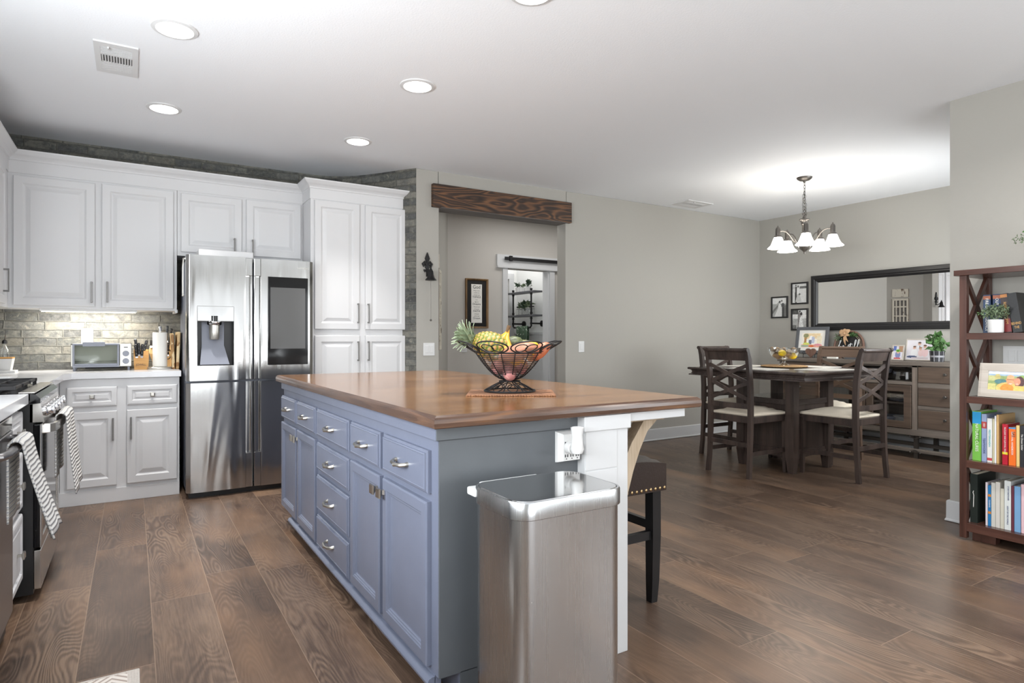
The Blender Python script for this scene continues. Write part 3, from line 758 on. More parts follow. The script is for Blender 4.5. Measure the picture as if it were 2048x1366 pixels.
# crown moulding
CR = [(0, 0), (.006, 0), (.006, .085), (.012, .09), (.012, .100), (.018, .108), (.026, .115), (.040, .124), (.054, .140), (.060, .146), (.062, .156), (0, .156)]
mb = MB(); cr = [(o_, 2.345 + z) for o_, z in CR]
mb.sweep([(-.747, 4.2), (-.747, 5.552), (1.27, 5.552), (1.27, 5.282), (2.18, 5.282), (2.18, 5.80)], [(o_, z) for o_, z in cr]); struct('trim_4', mb, 'white_paint')
# strip light below the wall cabinet
t = thing('under_cabinet_light', 'slim lit strip light beneath the left white wall cabinet', 'light', (-.27, 5.62, 1.39))
mb = MB(); mb.box(-.57, 5.565, 1.372, .03, 5.60, 1.39, .002); mb.build('housing', 'plastic_white', t)
mb = MB(); mb.box(-.56, 5.568, 1.367, .02, 5.598, 1.3715, .001); mb.build('diffuser', 'led_strip', t)
area_light('under_cabinet_lamp', (-.27, 5.68, 1.372), (math.radians(25), 0, 0), .58, .03, 8.0, (1, .955, .88))
# base cabinets, north run
MB_N = face_neg_y(0, 5.285)
t = thing('base_cabinet', 'white base cabinet with two drawers and two doors left of the refrigerator', 'cabinet', (-.07, 5.88, 0))
mb = MB(); mb.box(-.43, 5.287, 0.0, .302, 5.87, .885, .001); mb.build('cabinet_box', 'white_paint', t)
mb = MB(); mb.box(-.44, 5.275, 0.0, .302, 5.287, .098, .002); mb.build('toe_board', 'white_paint', t)
for a, b_, hx in ((-.39, -.095, -.119), (-.034, .286, -.009)):
    d = door(MB_N, a, b_, .69, .83, t, prof=DRAWER_W, name='drawer'); knob(MB_N, (a + b_) / 2, .762, d)
    door(MB_N, a, b_, .122, .655, t, hx, .523, .16)
# west run
M_W = face_pos_x(-.43, 0)
t = thing('base_cabinet', 'white corner base cabinet beyond the range', 'cabinet', (-.75, 4.75, 0))
mb = MB(); mb.box(-1.07, 4.225, 0, -.432, 5.287, .885, .001); mb.build('cabinet_box', 'white_paint', t)
door(M_W, 4.26, 4.75, .122, .655, t, 4.31, .523, .16)
d = door(M_W, 4.26, 4.75, .69, .83, t, prof=DRAWER_W, name='drawer'); knob(M_W, 4.5, .762, d)
t = thing('base_cabinet', 'narrow white drawer cabinet between dishwasher and range', 'cabinet', (-.75, 3.28, 0))
mb = MB(); mb.box(-1.07, 3.115, .09, -.432, 3.462, .885, .001); mb.box(-1.05, 3.115, 0, -.50, 3.462, .09); mb.build('cabinet_box', 'white_paint', t)
for z0, z1 in ((.70, .855), (.43, .675), (.115, .405)):
    d = door(M_W, 3.135, 3.445, z0, z1, t, prof=DRAWER_W, name='drawer'); knob(M_W, 3.30, (z0 + z1) / 2, d)
# worktops
t = MB(); t.prism([(-1.079, 4.235), (-.40, 4.235), (-.40, 5.17), (-.36, 5.262), (.312, 5.262), (.312, 5.879), (-1.079, 5.879)], .888, .930, 'xy')
tag(t.build('countertop', 'quartz', None, loc=(-.4, 5.5, .93)), 'L-shaped white quartz countertop holding the toaster oven and knife block', 'countertop')
t = MB(); t.box(-1.079, 1.0, .885, -.392, 3.452, .930, .003)
tag(t.build('countertop', 'quartz', None, loc=(-.7, 2.3, .93)), 'white quartz countertop at the left edge over the dishwasher', 'countertop')
# dishwasher
t = thing('dishwasher', 'stainless dishwasher at the left edge with a towel on its handle', 'dishwasher', (-.75, 2.8, 0))
mb = MB(); mb.box(-1.05, 2.50, .02, -.425, 3.11, .88); mb.build('tub', 'black_satin', t)
mb = MB(); mb.box(-.425, 2.505, .10, -.402, 3.108, .815, .004); mb.build('door_panel', 'dw_steel', t)
mb = MB(); mb.box(-.425, 2.505, .818, -.404, 3.108, .872, .004); mb.build('control_strip', 'black_gloss', t)
mb = MB(); mb.tube([(-.40, 2.56, .79), (-.365, 2.57, .79), (-.352, 2.62, .79), (-.348, 2.81, .79), (-.352, 2.99, .79), (-.365, 3.045, .79), (-.40, 3.055, .79)], .014, 10); mb.build('handle', 'dw_steel', t, True)
# gas range
t = thing('gas_range', 'slide-in stainless gas range with front knobs between the white cabinets', 'stove', (-.72, 3.84, 0))
RY0, RY1 = 3.472, 4.215
mb = MB(); mb.box(-1.05, RY0, .03, -.378, RY1, .895, .002); mb.build('body', 'black_satin', t)
mb = MB(); mb.box(-1.06, RY0 - .004, .895, -.385, RY1 + .004, .93, .004); mb.build('cooktop', 'black_gloss', t)
mb = MB(); mb.rings([[(x, RY0 - .004, z) for x, z in ((-.425, .933), (-.37, .925), (-.352, .905), (-.352, .885), (-.39, .885))], [(x, RY1 + .004, z) for x, z in ((-.425, .933), (-.37, .925), (-.352, .905), (-.352, .885), (-.39, .885))]]); mb.build('front_rim', 'black_gloss', t)
mb = MB(); mb.box(-.430, RY0 - .004, .931, -.372, RY1 + .004, .936, .001); mb.build('rim_strip', 'range_steel', t)
mb = MB(); mb.rings([[(x, RY0, z) for x, z in ((-.39, .88), (-.352, .885), (-.338, .80), (-.39, .80))], [(x, RY1, z) for x, z in ((-.39, .88), (-.352, .885), (-.338, .80), (-.39, .80))]]); mb.build('control_panel', 'range_steel', t)
for k in range(5):
    y = RY0 + .10 + k * .135
    mb = MB(T(-.346, y, .842) @ RY(math.radians(80))); mb.lathe([(.025, 0), (.025, .008), (.021, .012), (.021, .026), (.018, .030), (.001, .030)], n=20); mb.box(-.021, -.006, .026, .021, .006, .038, .002); mb.build('knob', 'chrome', t, True)
mb = MB(); mb.box(-.378, RY0 + .004, .235, -.352, RY1 - .004, .79, .004); d = mb.build('oven_door', 'black_gloss', t)
mb = MB(); MQ = face_pos_x(-.352, 0); mb.M = MQ; mb.frame(RY0 + .004, .235, RY1 - .004, .79, .045, -.004, .002); mb.build('door_frame', 'range_steel', d)
mb = MB(); hp = [(-.35, RY0 + .03), (-.325, RY0 + .035), (-.308, RY0 + .07), (-.298, RY0 + .16), (-.294, (RY0 + RY1) / 2), (-.298, RY1 - .16), (-.308, RY1 - .07), (-.325, RY1 - .035), (-.35, RY1 - .03)]
mb.rings([[(x - .005, y, .745), (x + .005, y, .748), (x + .005, y, .785), (x - .005, y, .788)] for x, y in hp]); mb.build('handle', 'range_steel', d)
mb = MB(); mb.box(-.378, RY0 + .004, .05, -.350, RY1 - .004, .225, .004); mb.build('warming_drawer', 'range_steel', t)
mb = MB()
for yy in (RY0 + .02, (RY0 + RY1) / 2 - .12, (RY0 + RY1) / 2 + .12, RY1 - .02):
    mb.box(-1.0, yy - .006, .945, -.44, yy + .006, .962, .002)
for k in range(7):
    xx = -.98 + k * .088; mb.box(xx - .006, RY0 + .02, .945, xx + .006, RY1 - .02, .960, .002)
for xx in (-.98, -.72, -.45):
    for yy in (RY0 + .03, (RY0 + RY1) / 2, RY1 - .03): mb.box(xx - .008, yy - .008, .93, xx + .008, yy + .008, .948)
mb.build('grates', 'black_iron', t)
for yy in (RY0 + .17, RY1 - .17):
    for xx in (-.87, -.57): mb = MB(); mb.lathe([(.045, 0), (.045, .008), (.03, .012), (.001, .012)], (xx, yy, .93), 16); mb.build('burner', 'black_satin', t, True)
def towel(name, label, ycen, w, xf, ztop, zf, zb, flare, cat='towel', seed=1):
    """a towel folded over a handle at x=xf: front panel hangs to zf, back panel to zb"""
    mb = MB(); rnd = random.Random(seed); ph = rnd.random() * 6
    prof = []
    N = 16
    for k in range(N + 1): a = k / N; prof.append((xf + .022 + flare * (1 - a) ** 1.2, zf + (ztop - zf) * a, 1 - a))
    for k in range(1, 6): a = PI * k / 6; prof.append((xf + .022 * math.cos(a), ztop + .022 * math.sin(a), 0))
    for k in range(N + 1): a = k / N; prof.append((xf - .022, ztop - (ztop - zb) * a, a * .4))
    nw = 18; Vs = []; L = []
    acc = 0; last = None
    for (x, z, am) in prof:
        if last: acc += math.hypot(x - last[0], z - last[1])
        last = (x, z); row = []
        for i in range(nw + 1):
            u = i / nw; yy = ycen + (u - .5) * w * (1 + .10 * am)
            fold = (.0035 * math.sin(u * 11 + ph) + .004 * math.sin(u * 5 + ph * 2)) * (0.35 + am)
            row.append(mb.v((x + fold, yy, z + .006 * math.sin(u * 9 + ph) * am)))
        Vs.append(row); L.append(acc)
    for a in range(len(Vs) - 1):
        for i in range(nw): mb.f([Vs[a][i], Vs[a][i + 1], Vs[a + 1][i + 1], Vs[a + 1][i]], [(i / nw, L[a]), ((i + 1) / nw, L[a]), ((i + 1) / nw, L[a + 1]), (i / nw, L[a + 1])])
    o = mb.build(name, 'striped_towel', None, True, loc=(xf, ycen, ztop), sharp=180)
    md = o.modifiers.new('thick', 'SOLIDIFY'); md.thickness = .006; md.offset = 0
    return tag(o, label, cat, 'striped kitchen towels')
towel('dish_towel', 'white and grey striped towel over the dishwasher handle', 2.86, .25, -.349, .796, .455, .53, .085, seed=3)
towel('dish_towel', 'white and grey striped towel draped on the oven door handle', 3.88, .36, -.296, .790, .42, .50, .038, seed=5)

# ------------------------------------------------------------------ refrigerator
FX0, FX1, FY, FZ = .331, 1.235, 5.045, 1.785
t = thing('refrigerator', 'four-door stainless refrigerator with water dispenser and black touch screen', 'refrigerator', (.78, 5.4, 0))
mb = MB(); mb.box(FX0 + .008, FY + .09, .03, FX1 - .008, 5.80, 1.755, .004); mb.build('case', 'plastic_grey', t)
mb = MB(); mb.box(FX0 + .02, FY + .05, 0, FX1 - .02, FY + .2, .06); mb.build('base_grille', 'black_satin', t)
def fdoor(x0, x1, z0, z1, side, holes=None):
    """slightly bowed door face with a rounded outer edge; side +1 pocket handle on right, -1 on left"""
    mb = MB(); N = 26; rings = []
    for z in (z0, z0 + .004, z1 - .004, z1):
        e = .0 if z in (z0 + .004, z1 - .004) else .004
        r = []
        for i in range(N + 1):
            u = i / N; x = x0 + (x1 - x0) * u
            edge = min((x - x0), (x1 - x))
            y = FY - .006 * math.sin(PI * u) + .022 * (1 - min(edge / .022, 1)) ** 2 + e
            r.append((x, y, z))
        r += [(x1, FY + .085, z), (x0, FY + .085, z)]
        rings.append(r)
    mb.rings(rings); return mb
mid = (FX0 + FX1) / 2 + .003
def door_obj(mb): return mb.build('door', 'fridge_steel', t, True, sharp=30)
# left upper door is built around the dispenser recess
dz0, dz1, dx0, dx1 = .972, 1.300, .402, .650
def slab(x0, x1, z0, z1, full0, full1):
    mb = MB(); N = 14; rings = []
    for z in (z0, z1):
        r = []
        for i in range(N + 1):
            x = x0 + (x1 - x0) * i / N; u = (x - full0) / (full1 - full0); edge = min(x - full0, full1 - x)
            r.append((x, FY - .006 * math.sin(PI * max(0, min(1, u))) + .022 * (1 - min(max(edge, 0) / .022, 1)) ** 2, z))
        r += [(x1, FY + .085, z), (x0, FY + .085, z)]
        rings.append(r)
    mb.rings(rings); return mb
a0, a1 = FX0, mid - .006; b0, b1 = mid + .006, FX1
mb = slab(a0, dx0, .862, FZ, a0, a1)
for q in (slab(dx1, a1 - .048, .862, FZ, a0, a1), slab(dx0, dx1, .862, dz0, a0, a1), slab(dx0, dx1, dz1, FZ, a0, a1)):
    me = bpy.data.meshes.new('q'); q.bm.to_mesh(me); mb.bm.from_mesh(me); q.bm.free(); bpy.data.meshes.remove(me)
ul = mb.build('door', 'fridge_steel', t, True, sharp=30)
mb = slab(b0 + .048, b1, .862, FZ, b0, b1); ur = mb.build('door', 'fridge_steel', t, True, sharp=30)
mb = slab(a0, a1 - .048, .045, .845, a0, a1); ll = mb.build('door', 'fridge_steel', t, True, sharp=30)
mb = slab(b0 + .048, b1, .045, .845, b0, b1); lr = mb.build('door', 'fridge_steel', t, True, sharp=30)
# recessed grip channels along the centre, doors close above 1.65 and below .31
def grip(xa, xb, z0, z1, closed, parent, inner):
    mb = MB()
    c0, c1 = closed
    mb.box(xa, FY + .002, c0, xb, FY + .085, c1, .003)
    mb.build('door_edge', 'fridge_steel', parent)
    mb = MB(); g0, g1 = inner; s = xa if xa > .8 else xb
    mb.box(xa + .002, FY + .05, g0, xb - .002, FY + .085, g1)
    mb.build('grip_channel', 'fridge_steel', parent)
    lip = xb if xb < .8 else xa
    mb = MB(); mb.box(lip - .012 if xb < .8 else lip, FY + .006, g0, lip if xb < .8 else lip + .012, FY + .085, g1, .002); mb.build('grip_edge', 'fridge_steel', parent)
grip(a1 - .048, a1, 0, 0, (1.65, FZ), ul, (.862, 1.65)); grip(b0, b0 + .048, 0, 0, (1.65, FZ), ur, (.862, 1.65))
grip(a1 - .048, a1, 0, 0, (.045, .305), ll, (.305, .845)); grip(b0, b0 + .048, 0, 0, (.045, .305), lr, (.305, .845))
# dispenser
mb = MB(); mb.box(dx0, FY + .078, dz0, dx1, FY + .084, dz1); mb.box(dx0, FY, dz0, dx0 + .004, FY + .08, dz1); mb.box(dx1 - .004, FY, dz0, dx1, FY + .08, dz1); mb.box(dx0, FY, dz1 - .004, dx1, FY + .08, dz1)
dp = mb.build('dispenser', 'black_satin', t)
mb = MB(); mb.rings([[(dx0 + .035, FY + .074, dz1), (dx1 - .06, FY + .074, dz1), (dx1 - .06, FY + .078, dz1), (dx0 + .035, FY + .078, dz1)], [(dx0 + .035, FY + .060, dz0 + .15), (dx1 - .062, FY + .060, dz0 + .15), (dx1 - .062, FY + .078, dz0 + .15), (dx0 + .035, FY + .078, dz0 + .15)], [(dx0 + .02, FY + .004, dz0 + .008), (dx1 - .03, FY + .004, dz0 + .008), (dx1 - .03, FY + .078, dz0 + .008), (dx0 + .02, FY + .078, dz0 + .008)]])
mb.build('drip_tray', 'plastic_grey', dp, True)
mb = MB(); mb.box(dx0, FY - .008, dz1, dx1, FY + .01, dz1 + .112, .003); mb.build('control_panel', 'fridge_steel', dp)
cxd = .518
mb = MB(); mb.lathe([(.036, 0), (.036, .04), (.001, .04)], (cxd, FY + .02, dz1), 24); mb.build('nozzle_housing', 'black_gloss', dp, True)
mb = MB(); mb.lathe([(.046, -.028), (.05, -.022), (.05, -.004), (.046, 0)], (cxd, FY + .02, dz1), 28); mb.build('nozzle_ring', 'chrome', dp, True)
mb = MB(); mb.lathe([(.030, -.135), (.034, -.125), (.036, -.075), (.036, -.028)], (cxd, FY + .02, dz1), 24); mb.build('nozzle', 'toaster_metal', dp, True)
# touch screen
mb = MB(); mb.box(.889, FY - .012, .968, 1.19, FY + .004, 1.650, .003); sc = mb.build('touch_screen', 'screen_glass', t)
mb = MB(); mb.box(.907, FY - .0128, 1.093, 1.168, FY - .0118, 1.568); mb.build('display', 'screen_panel', sc)
text_obj('SAMSUNG', .017, T(1.155, FY - .0055, 1.727), 'toaster_metal', t, stretch=1.15)
mb = MB(); mb.tube([(FX0 - .004, 5.09, 1.757), (FX0 - .012, 5.12, 1.76), (FX0 - .016, 5.135, 1.70), (FX0 - .016, 5.14, 1.50)], .006, 6); mb.sphere((FX0 - .014, 5.14, 1.49), .009); mb.build('hanging_hook', 'toaster_metal', t, True)
b = MB(); b.box(.42, 5.13, 1.757, .80, 5.40, 1.84, .006); tag(b.build('storage_box', 'white_paint', None, loc=(.58, 5.27, 1.757)), 'low white box lying on top of the refrigerator', 'box')

# ------------------------------------------------------------------ counter objects
t = thing('toaster_oven', 'small silver toaster oven with glass door on the white countertop', 'toaster oven', (-.2, 5.66, .93))
x0, x1, yf, yb, z0, z1 = -.388, -.005, 5.575, 5.80, .957, 1.135
mb = MB(); mb.box(x0, yf + .01, z0, x1, yb, z0 + .012, .003); mb.box(x0, yf + .01, z1 - .012, x1, yb, z1, .003); mb.box(x0, yf + .01, z0, x0 + .012, yb, z1, .003); mb.box(-.085, yf + .01, z0, x1, yb, z1, .003); mb.box(x0, yb - .012, z0, x1, yb, z1, .003); mb.build('casing', 'toaster_metal', t)
mb = MB(); mb.box(x0 + .014, yf, z0 + .004, -.092, yf + .006, z1 - .004); mb.build('glass_door', 'oven_glass', t)
mb = MB(); mb.frame(x0 + .010, z0, -.086, z1, .013, yf - .004, yf + .008); mb.box(x0 + .023, yf - .003, z0 + .013, -.099, yf + .006, z0 + .027, .002); mb.build('door_frame', 'plastic_grey', t)
mb = MB(); mb.box(x0 + .016, yf + .07, z0 + .016, -.092, yf + .075, z1 - .016); mb.box(x0 + .016, yf + .015, z0 + .013, -.092, yf + .07, z0 + .016); mb.build('cooking_chamber', 'vent_white', t)
mb = MB(); mb.box(-.315, yf - .030, z1 - .022, -.175, yf - .016, z1 + .012, .004); mb.box(-.30, yf - .02, z1 - .015, -.29, yf + .002, z1 - .003); mb.box(-.20, yf - .02, z1 - .015, -.19, yf + .002, z1 - .003); mb.build('handle', 'plastic_grey', t)
mb = MB(); mb.box(-.082, yf - .002, z0 + .004, -.008, yf + .011, z1 - .003, .002); mb.build('control_panel', 'toaster_metal', t)
for z in (1.058, 1.000): mb = MB(); mb.cyl((-.043, yf - .022, z), .021, .022, 22, 'y', bev=.003); mb.box(-.045, yf - .024, z - .016, -.041, yf - .021, z + .016); mb.build('knob', 'plastic_grey', t, True)
mb = MB(); mb.box(-.056, yf - .004, 1.102, -.030, yf - .001, 1.108); mb.build('indicator_light', 'leather', t)
mb = MB()
for k in range(7): mb.tube([(x0 + .02, yf + .04 + k * .022, 1.0), (-.095, yf + .04 + k * .022, 1.0)], .0016, 5)
mb.tube([(x0 + .02, yf + .03, 1.0), (x0 + .02, yf + .18, 1.0)], .002, 5); mb.tube([(-.097, yf + .03, 1.0), (-.097, yf + .18, 1.0)], .002, 5)
mb.build('wire_rack', 'chrome', t)
for x in (x0 + .012, x1 - .028):
    for y in (yf + .02, yb - .03): mb = MB(); mb.box(x, y, .93, x + .016, y + .016, .96, .002); mb.build('foot', 'plastic_grey', t)
mb = MB(); mb.box(-.30, yf + .02, .945, -.05, yf + .024, .957); mb.build('vent_grille', 'black_iron', t)
def knife(mb1, mb2, p, d, L=.10, w=.020):
    d = Vector(d).normalized(); p = Vector(p); mb1.bar(p, p + d * L, w, .015, up=(0, 1, 0), bev=.004)
    for q in (.25, .55, .85): mb2.sphere(p + d * L * q + Vector((0, -.0085, 0)), .0022)
    mb2.bar(p - d * .012, p + d * .004, w * .9, .013, up=(0, 1, 0))
t = thing('knife_block', 'small bamboo knife block with black knife handles beside toaster oven', 'knife block', (.06, 5.66, .93))
mb = MB(); mb.rings([[(.012, 5.60, .93), (.105, 5.60, .93), (.105, 5.72, .93), (.012, 5.72, .93)], [(.008, 5.60, 1.005), (.109, 5.60, 1.005), (.109, 5.72, 1.03), (.008, 5.72, 1.03)], [(.008, 5.63, 1.075), (.109, 5.63, 1.075), (.109, 5.72, 1.085), (.008, 5.72, 1.085)]]); mb.build('block', 'bamboo', t)
m1, m2 = MB(), MB()
for x, y, z, dx, dy in ((.028, 5.612, 1.03, -.10, -.15), (.045, 5.62, 1.045, -.05, -.1), (.062, 5.61, 1.035, .05, -.12), (.075, 5.64, 1.065, .22, 0), (.03, 5.65, 1.075, -.12, .05)): knife(m1, m2, (x, y, z), (dx, dy, 1), .095)
m1.build('knife_handles', 'black_satin', t); m2.build('rivets', 'chrome', t, True)
text_obj('JOWILL', .020, T(.057, 5.5985, .968), 'slot_dark', t)
t = thing('knife_block', 'taller pale wood knife block standing behind the paper towel roll', 'knife block', (.2, 5.78, .93))
mb = MB(); mb.rings([[(.155, 5.74, .93), (.27, 5.74, .93), (.27, 5.84, .93), (.155, 5.84, .93)], [(.115, 5.74, 1.05), (.262, 5.74, 1.05), (.262, 5.84, 1.08), (.115, 5.84, 1.08)], [(.13, 5.77, 1.15), (.262, 5.77, 1.13), (.262, 5.84, 1.14), (.13, 5.84, 1.16)]]); mb.build('block', 'light_wood', t)
m1, m2 = MB(), MB()
for x, y, z, dx, dy, L in ((.258, 5.735, 1.125, .10, -.1, .13), (.236, 5.75, 1.15, .05, 0, .125), (.243, 5.72, 1.04, .04, -.2, .10), (.13, 5.75, 1.11, .02, 0, .05)): knife(m1, m2, (x, y, z), (dx, dy, 1), L)
m1.build('knife_handles', 'black_satin', t); m2.build('rivets', 'chrome', t, True)
mb = MB(); mb.tube([(.245 + .022 * math.cos(a), 5.715, 1.045 + .04 * math.sin(a)) for a in [k * 2 * PI / 14 for k in range(14)]], .004, 6, True); mb.build('scissor_grip', 'black_satin', t, True)
t = thing('paper_towel_holder', 'white paper towel roll on a brushed steel stand', 'paper towel', (.185, 5.60, .93))
mb = MB(); mb.lathe([(.085, 0), (.087, .004), (.087, .016), (.083, .020), (.001, .020)], (.185, 5.60, .93), 36); mb.build('base', 'toaster_metal', t, True)
mb = MB(); mb.lathe([(.017, .022), (.050, .022), (.051, .03), (.051, .285), (.049, .29), (.017, .29)], (.185, 5.60, .93), 40); mb.build('paper_roll', 'paper_white', t, True)
mb = MB(); mb.lathe([(.006, .02), (.006, .295), (.012, .30), (.013, .32), (.010, .335), (.003, .343), (.0005, .343)], (.185, 5.60, .93), 18); mb.build('post', 'chrome', t, True)
t = thing('cutting_boards', 'pair of patchwork acacia boards standing on edge beside the refrigerator', 'cutting board', (.30, 5.66, .93))
mb = MB(); mb.box(.268, 5.56, .93, .288, 5.80, 1.215, .005, M=T(.278, 5.6, .93) @ RY(math.radians(-2)) @ T(-.278, -5.6, -.93)); mb.build('board', 'acacia_boards', t)
mb = MB(); mb.box(.293, 5.55, .93, .315, 5.82, 1.225, .005, M=T(.303, 5.6, .93) @ RY(math.radians(2)) @ T(-.303, -5.6, -.93)); mb.build('board', 'acacia_boards', t)
t = thing('planter_box', 'white rectangular planter with wooden rim at the left end of counter', 'planter', (-.80, 5.6, .93))
mb = MB(); mb.rings([[(-.92, 5.56, .945), (-.735, 5.56, .945), (-.735, 5.66, .945), (-.92, 5.66, .945)], [(-.93, 5.55, 1.03), (-.722, 5.55, 1.03), (-.722, 5.67, 1.03), (-.93, 5.67, 1.03)]]); mb.build('box', 'plastic_white', t)
mb = MB(); mb.box(-.93, 5.55, 1.03, -.722, 5.67, 1.04, .002); mb.build('rim', 'bamboo', t)
mb = MB(); mb.box(-.95, 5.54, .93, -.705, 5.68, .947, .003); mb.build('tray', 'plastic_white', t)
t = thing('oil_bottle', 'glass oil bottle with black and steel pour spout behind white planter', 'bottle', (-.81, 5.74, .93))
mb = MB(); mb.lathe([(.028, 0), (.03, .01), (.03, .16), (.012, .19), (.012, .21)], (-.79, 5.74, .93), 18); mb.build('bottle', 'bowl_glass', t, True)
mb = MB(); mb.lathe([(.015, .205), (.015, .225), (.006, .235)], (-.79, 5.74, .93), 14); mb.build('stopper', 'black_satin', t, True)
mb = MB(); mb.tube([(-.79, 5.74, 1.16), (-.785, 5.74, 1.20), (-.785, 5.74, 1.235)], .003, 6); mb.build('spout', 'chrome', t, True)
b = MB(); b.box(-.93, 4.55, .93, -.60, 4.82, .955, .01); tag(b.build('serving_tray', 'plastic_white', None, loc=(-.75, 4.7, .93)), 'low white tray lying on the counter behind the range', 'tray')

# ------------------------------------------------------------------ island
IX, IYN, IYF = .83, 1.80, 4.15
MI = face_neg_x(IX, 0)                      # local x = -Y
t = thing('kitchen_island', 'blue-grey kitchen island with silver-handled drawers and white end post', 'kitchen island', (1.2, 3.0, 0))
mb = MB(); mb.box(IX, IYN, .092, 1.58, IYF, .896, .002); mb.box(IX + .075, IYN, 0, 1.58, IYF, .092); mb.build('cabinet_body', 'blue_paint', t)
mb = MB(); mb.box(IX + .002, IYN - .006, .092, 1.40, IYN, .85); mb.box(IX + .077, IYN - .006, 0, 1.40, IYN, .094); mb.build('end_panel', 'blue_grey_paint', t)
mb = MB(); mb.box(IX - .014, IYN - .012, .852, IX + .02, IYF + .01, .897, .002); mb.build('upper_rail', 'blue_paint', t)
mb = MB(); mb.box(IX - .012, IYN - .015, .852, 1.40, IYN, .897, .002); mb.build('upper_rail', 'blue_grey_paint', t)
mb = MB(); sh = [(0, 0), (.018, 0), (.026, .006), (.028, .016), (.022, .026), (.010, .031), (0, .031)]
mb.rings([[(IX - o_, y, .058 + z) for o_, z in sh] for y in (IYN + .02, 3.90)]); mb.box(IX - .002, IYN + .02, .058, IX + .02, 3.90, .094); mb.build('base_moulding', 'blue_paint', t, True)
IDR = [(0, 0), (0, .012), (.003, .015), (.008, .016), (.009, .0205), (.014, .022), (.016, .0205)]
IDO = [(0, 0), (0, .015), (.003, .019), (.006, .020), (.040, .020), (.044, .017), (.047, .017), (.050, .012), (.053, .012), (.056, .007), (.060, .006)]
def arch_handle(yc, z, parent, L=.105):
    mb = MB(MI); x = -yc
    mb.tube([(x - L / 2, -.020, z), (x - L / 2, -.032, z - .001), (x - L * .36, -.044, z - .004), (x - .012, -.047, z - .006), (x, -.050, z - .006), (x + .012, -.047, z - .006), (x + L * .36, -.044, z - .004), (x + L / 2, -.032, z - .001), (x + L / 2, -.020, z)],
            [.009, .007, .0075, .0055, .0085, .0055, .0075, .007, .009], 8)
    mb.build('handle', 'nickel', parent, True)
def idrawer(ya, yb, z0, z1):
    mb = MB(MI); mb.panel(ya - yb, z1 - z0, IDR, -ya, z0); d = mb.build('drawer', 'blue_paint', t); arch_handle((ya + yb) / 2, (z0 + z1) / 2, d)
cols = [(4.135, 3.735), (3.70, 3.29), (3.252, 2.705), (2.672, 2.30), (2.262, 1.85)]
for ya, yb in cols: idrawer(ya, yb, .672, .812)
for z0, z1 in ((.500, .640), (.295, .472), (.108, .266)): idrawer(3.252, 2.705, z0, z1)
for i, (ya, yb) in enumerate((cols[0], cols[1], cols[3], cols[4])):
    mb = MB(MI); mb.panel(ya - yb, .645 - .112, IDO, -ya, .112); d = mb.build('door', 'blue_paint', t)
    yy = yb + .018 if i % 2 == 0 else ya - .018
    mb = MB(MI); x = -yy
    mb.rings([[(x - .008, -.018, .585), (x + .008, -.018, .585), (x + .008, -.018, .605), (x - .008, -.018, .605)], [(x - .006, -.028, .587), (x + .006, -.028, .587), (x + .006, -.028, .603), (x - .006, -.028, .603)],
              [(x - .020, -.040, .575), (x + .020, -.040, .575), (x + .020, -.040, .612), (x - .020, -.040, .612)], [(x - .018, -.046, .577), (x + .018, -.046, .577), (x + .018, -.046, .610), (x - .018, -.046, .610)]])
    mb.build('knob', 'nickel', d)
# white end post with apron
mb = MB(); mb.box(1.385, 1.752, 0, 1.59, 1.86, .845, .002); mb.box(1.378, 1.744, .84, 1.60, 1.87, .895, .003)
mb.box(1.388, 1.749, .70, 1.535, 1.755, .84, .001); mb.box(1.388, 1.749, 0, 1.535, 1.755, .695, .001); po = mb.build('end_post', 'trim_white', t)
mb = MB(); mb.box(1.58, 1.80, 0, 1.60, IYF, .895, .002); mb.box(1.595, 1.756, .862, 1.90, 1.80, .897, .002); mb.build('seating_side_panel', 'trim_white', t)
mb = MB(); mb.box(1.60, 1.83, .845, 1.86, 1.90, .862, .002)
arc = [(1.60 + .235 * (1 - math.cos(a)) + 0, .845 - .40 * (1 - math.sin(a))) for a in [k * PI / 2 / 12 for k in range(13)]]
arc2 = [(x + (.045 if i < 9 else .03), z - (.0 if i < 6 else .028)) for i, (x, z) in enumerate(arc)]
o_in = [(1.60, .44), (1.603, .52), (1.618, .60), (1.645, .68), (1.69, .76), (1.755, .845)]
o_out = [(1.83, .845), (1.775, .80), (1.735, .73), (1.70, .65), (1.67, .56), (1.645, .46), (1.60, .38)]
mb.prism(o_in + o_out, 1.84, 1.895, 'xz'); mb.build('corbel', 'oak_bracket', t)
# worktop
mb = MB(); x0, x1, y0, y1 = .788, 1.972, 1.735, 4.19
ed = [(-.004, .897), (0, .900), (.001, .914), (.0, .926), (-.004, .932), (-.012, .938)]
mb.rings([[(x0 - o_, y0 - o_, z), (x1 + o_, y0 - o_, z), (x1 + o_, y1 + o_, z), (x0 - o_, y1 + o_, z)] for o_, z in ed])
bt = mb.build('island_worktop', 'butcher_block', None, loc=(1.38, 2.96, .938)); tag(bt, 'glossy brown butcher block worktop on the blue island', 'countertop')
bt.data.materials.append(MATS['butcher_edge'])
for p in bt.data.polygons:
    if abs(p.normal.z) < .95: p.material_index = 1
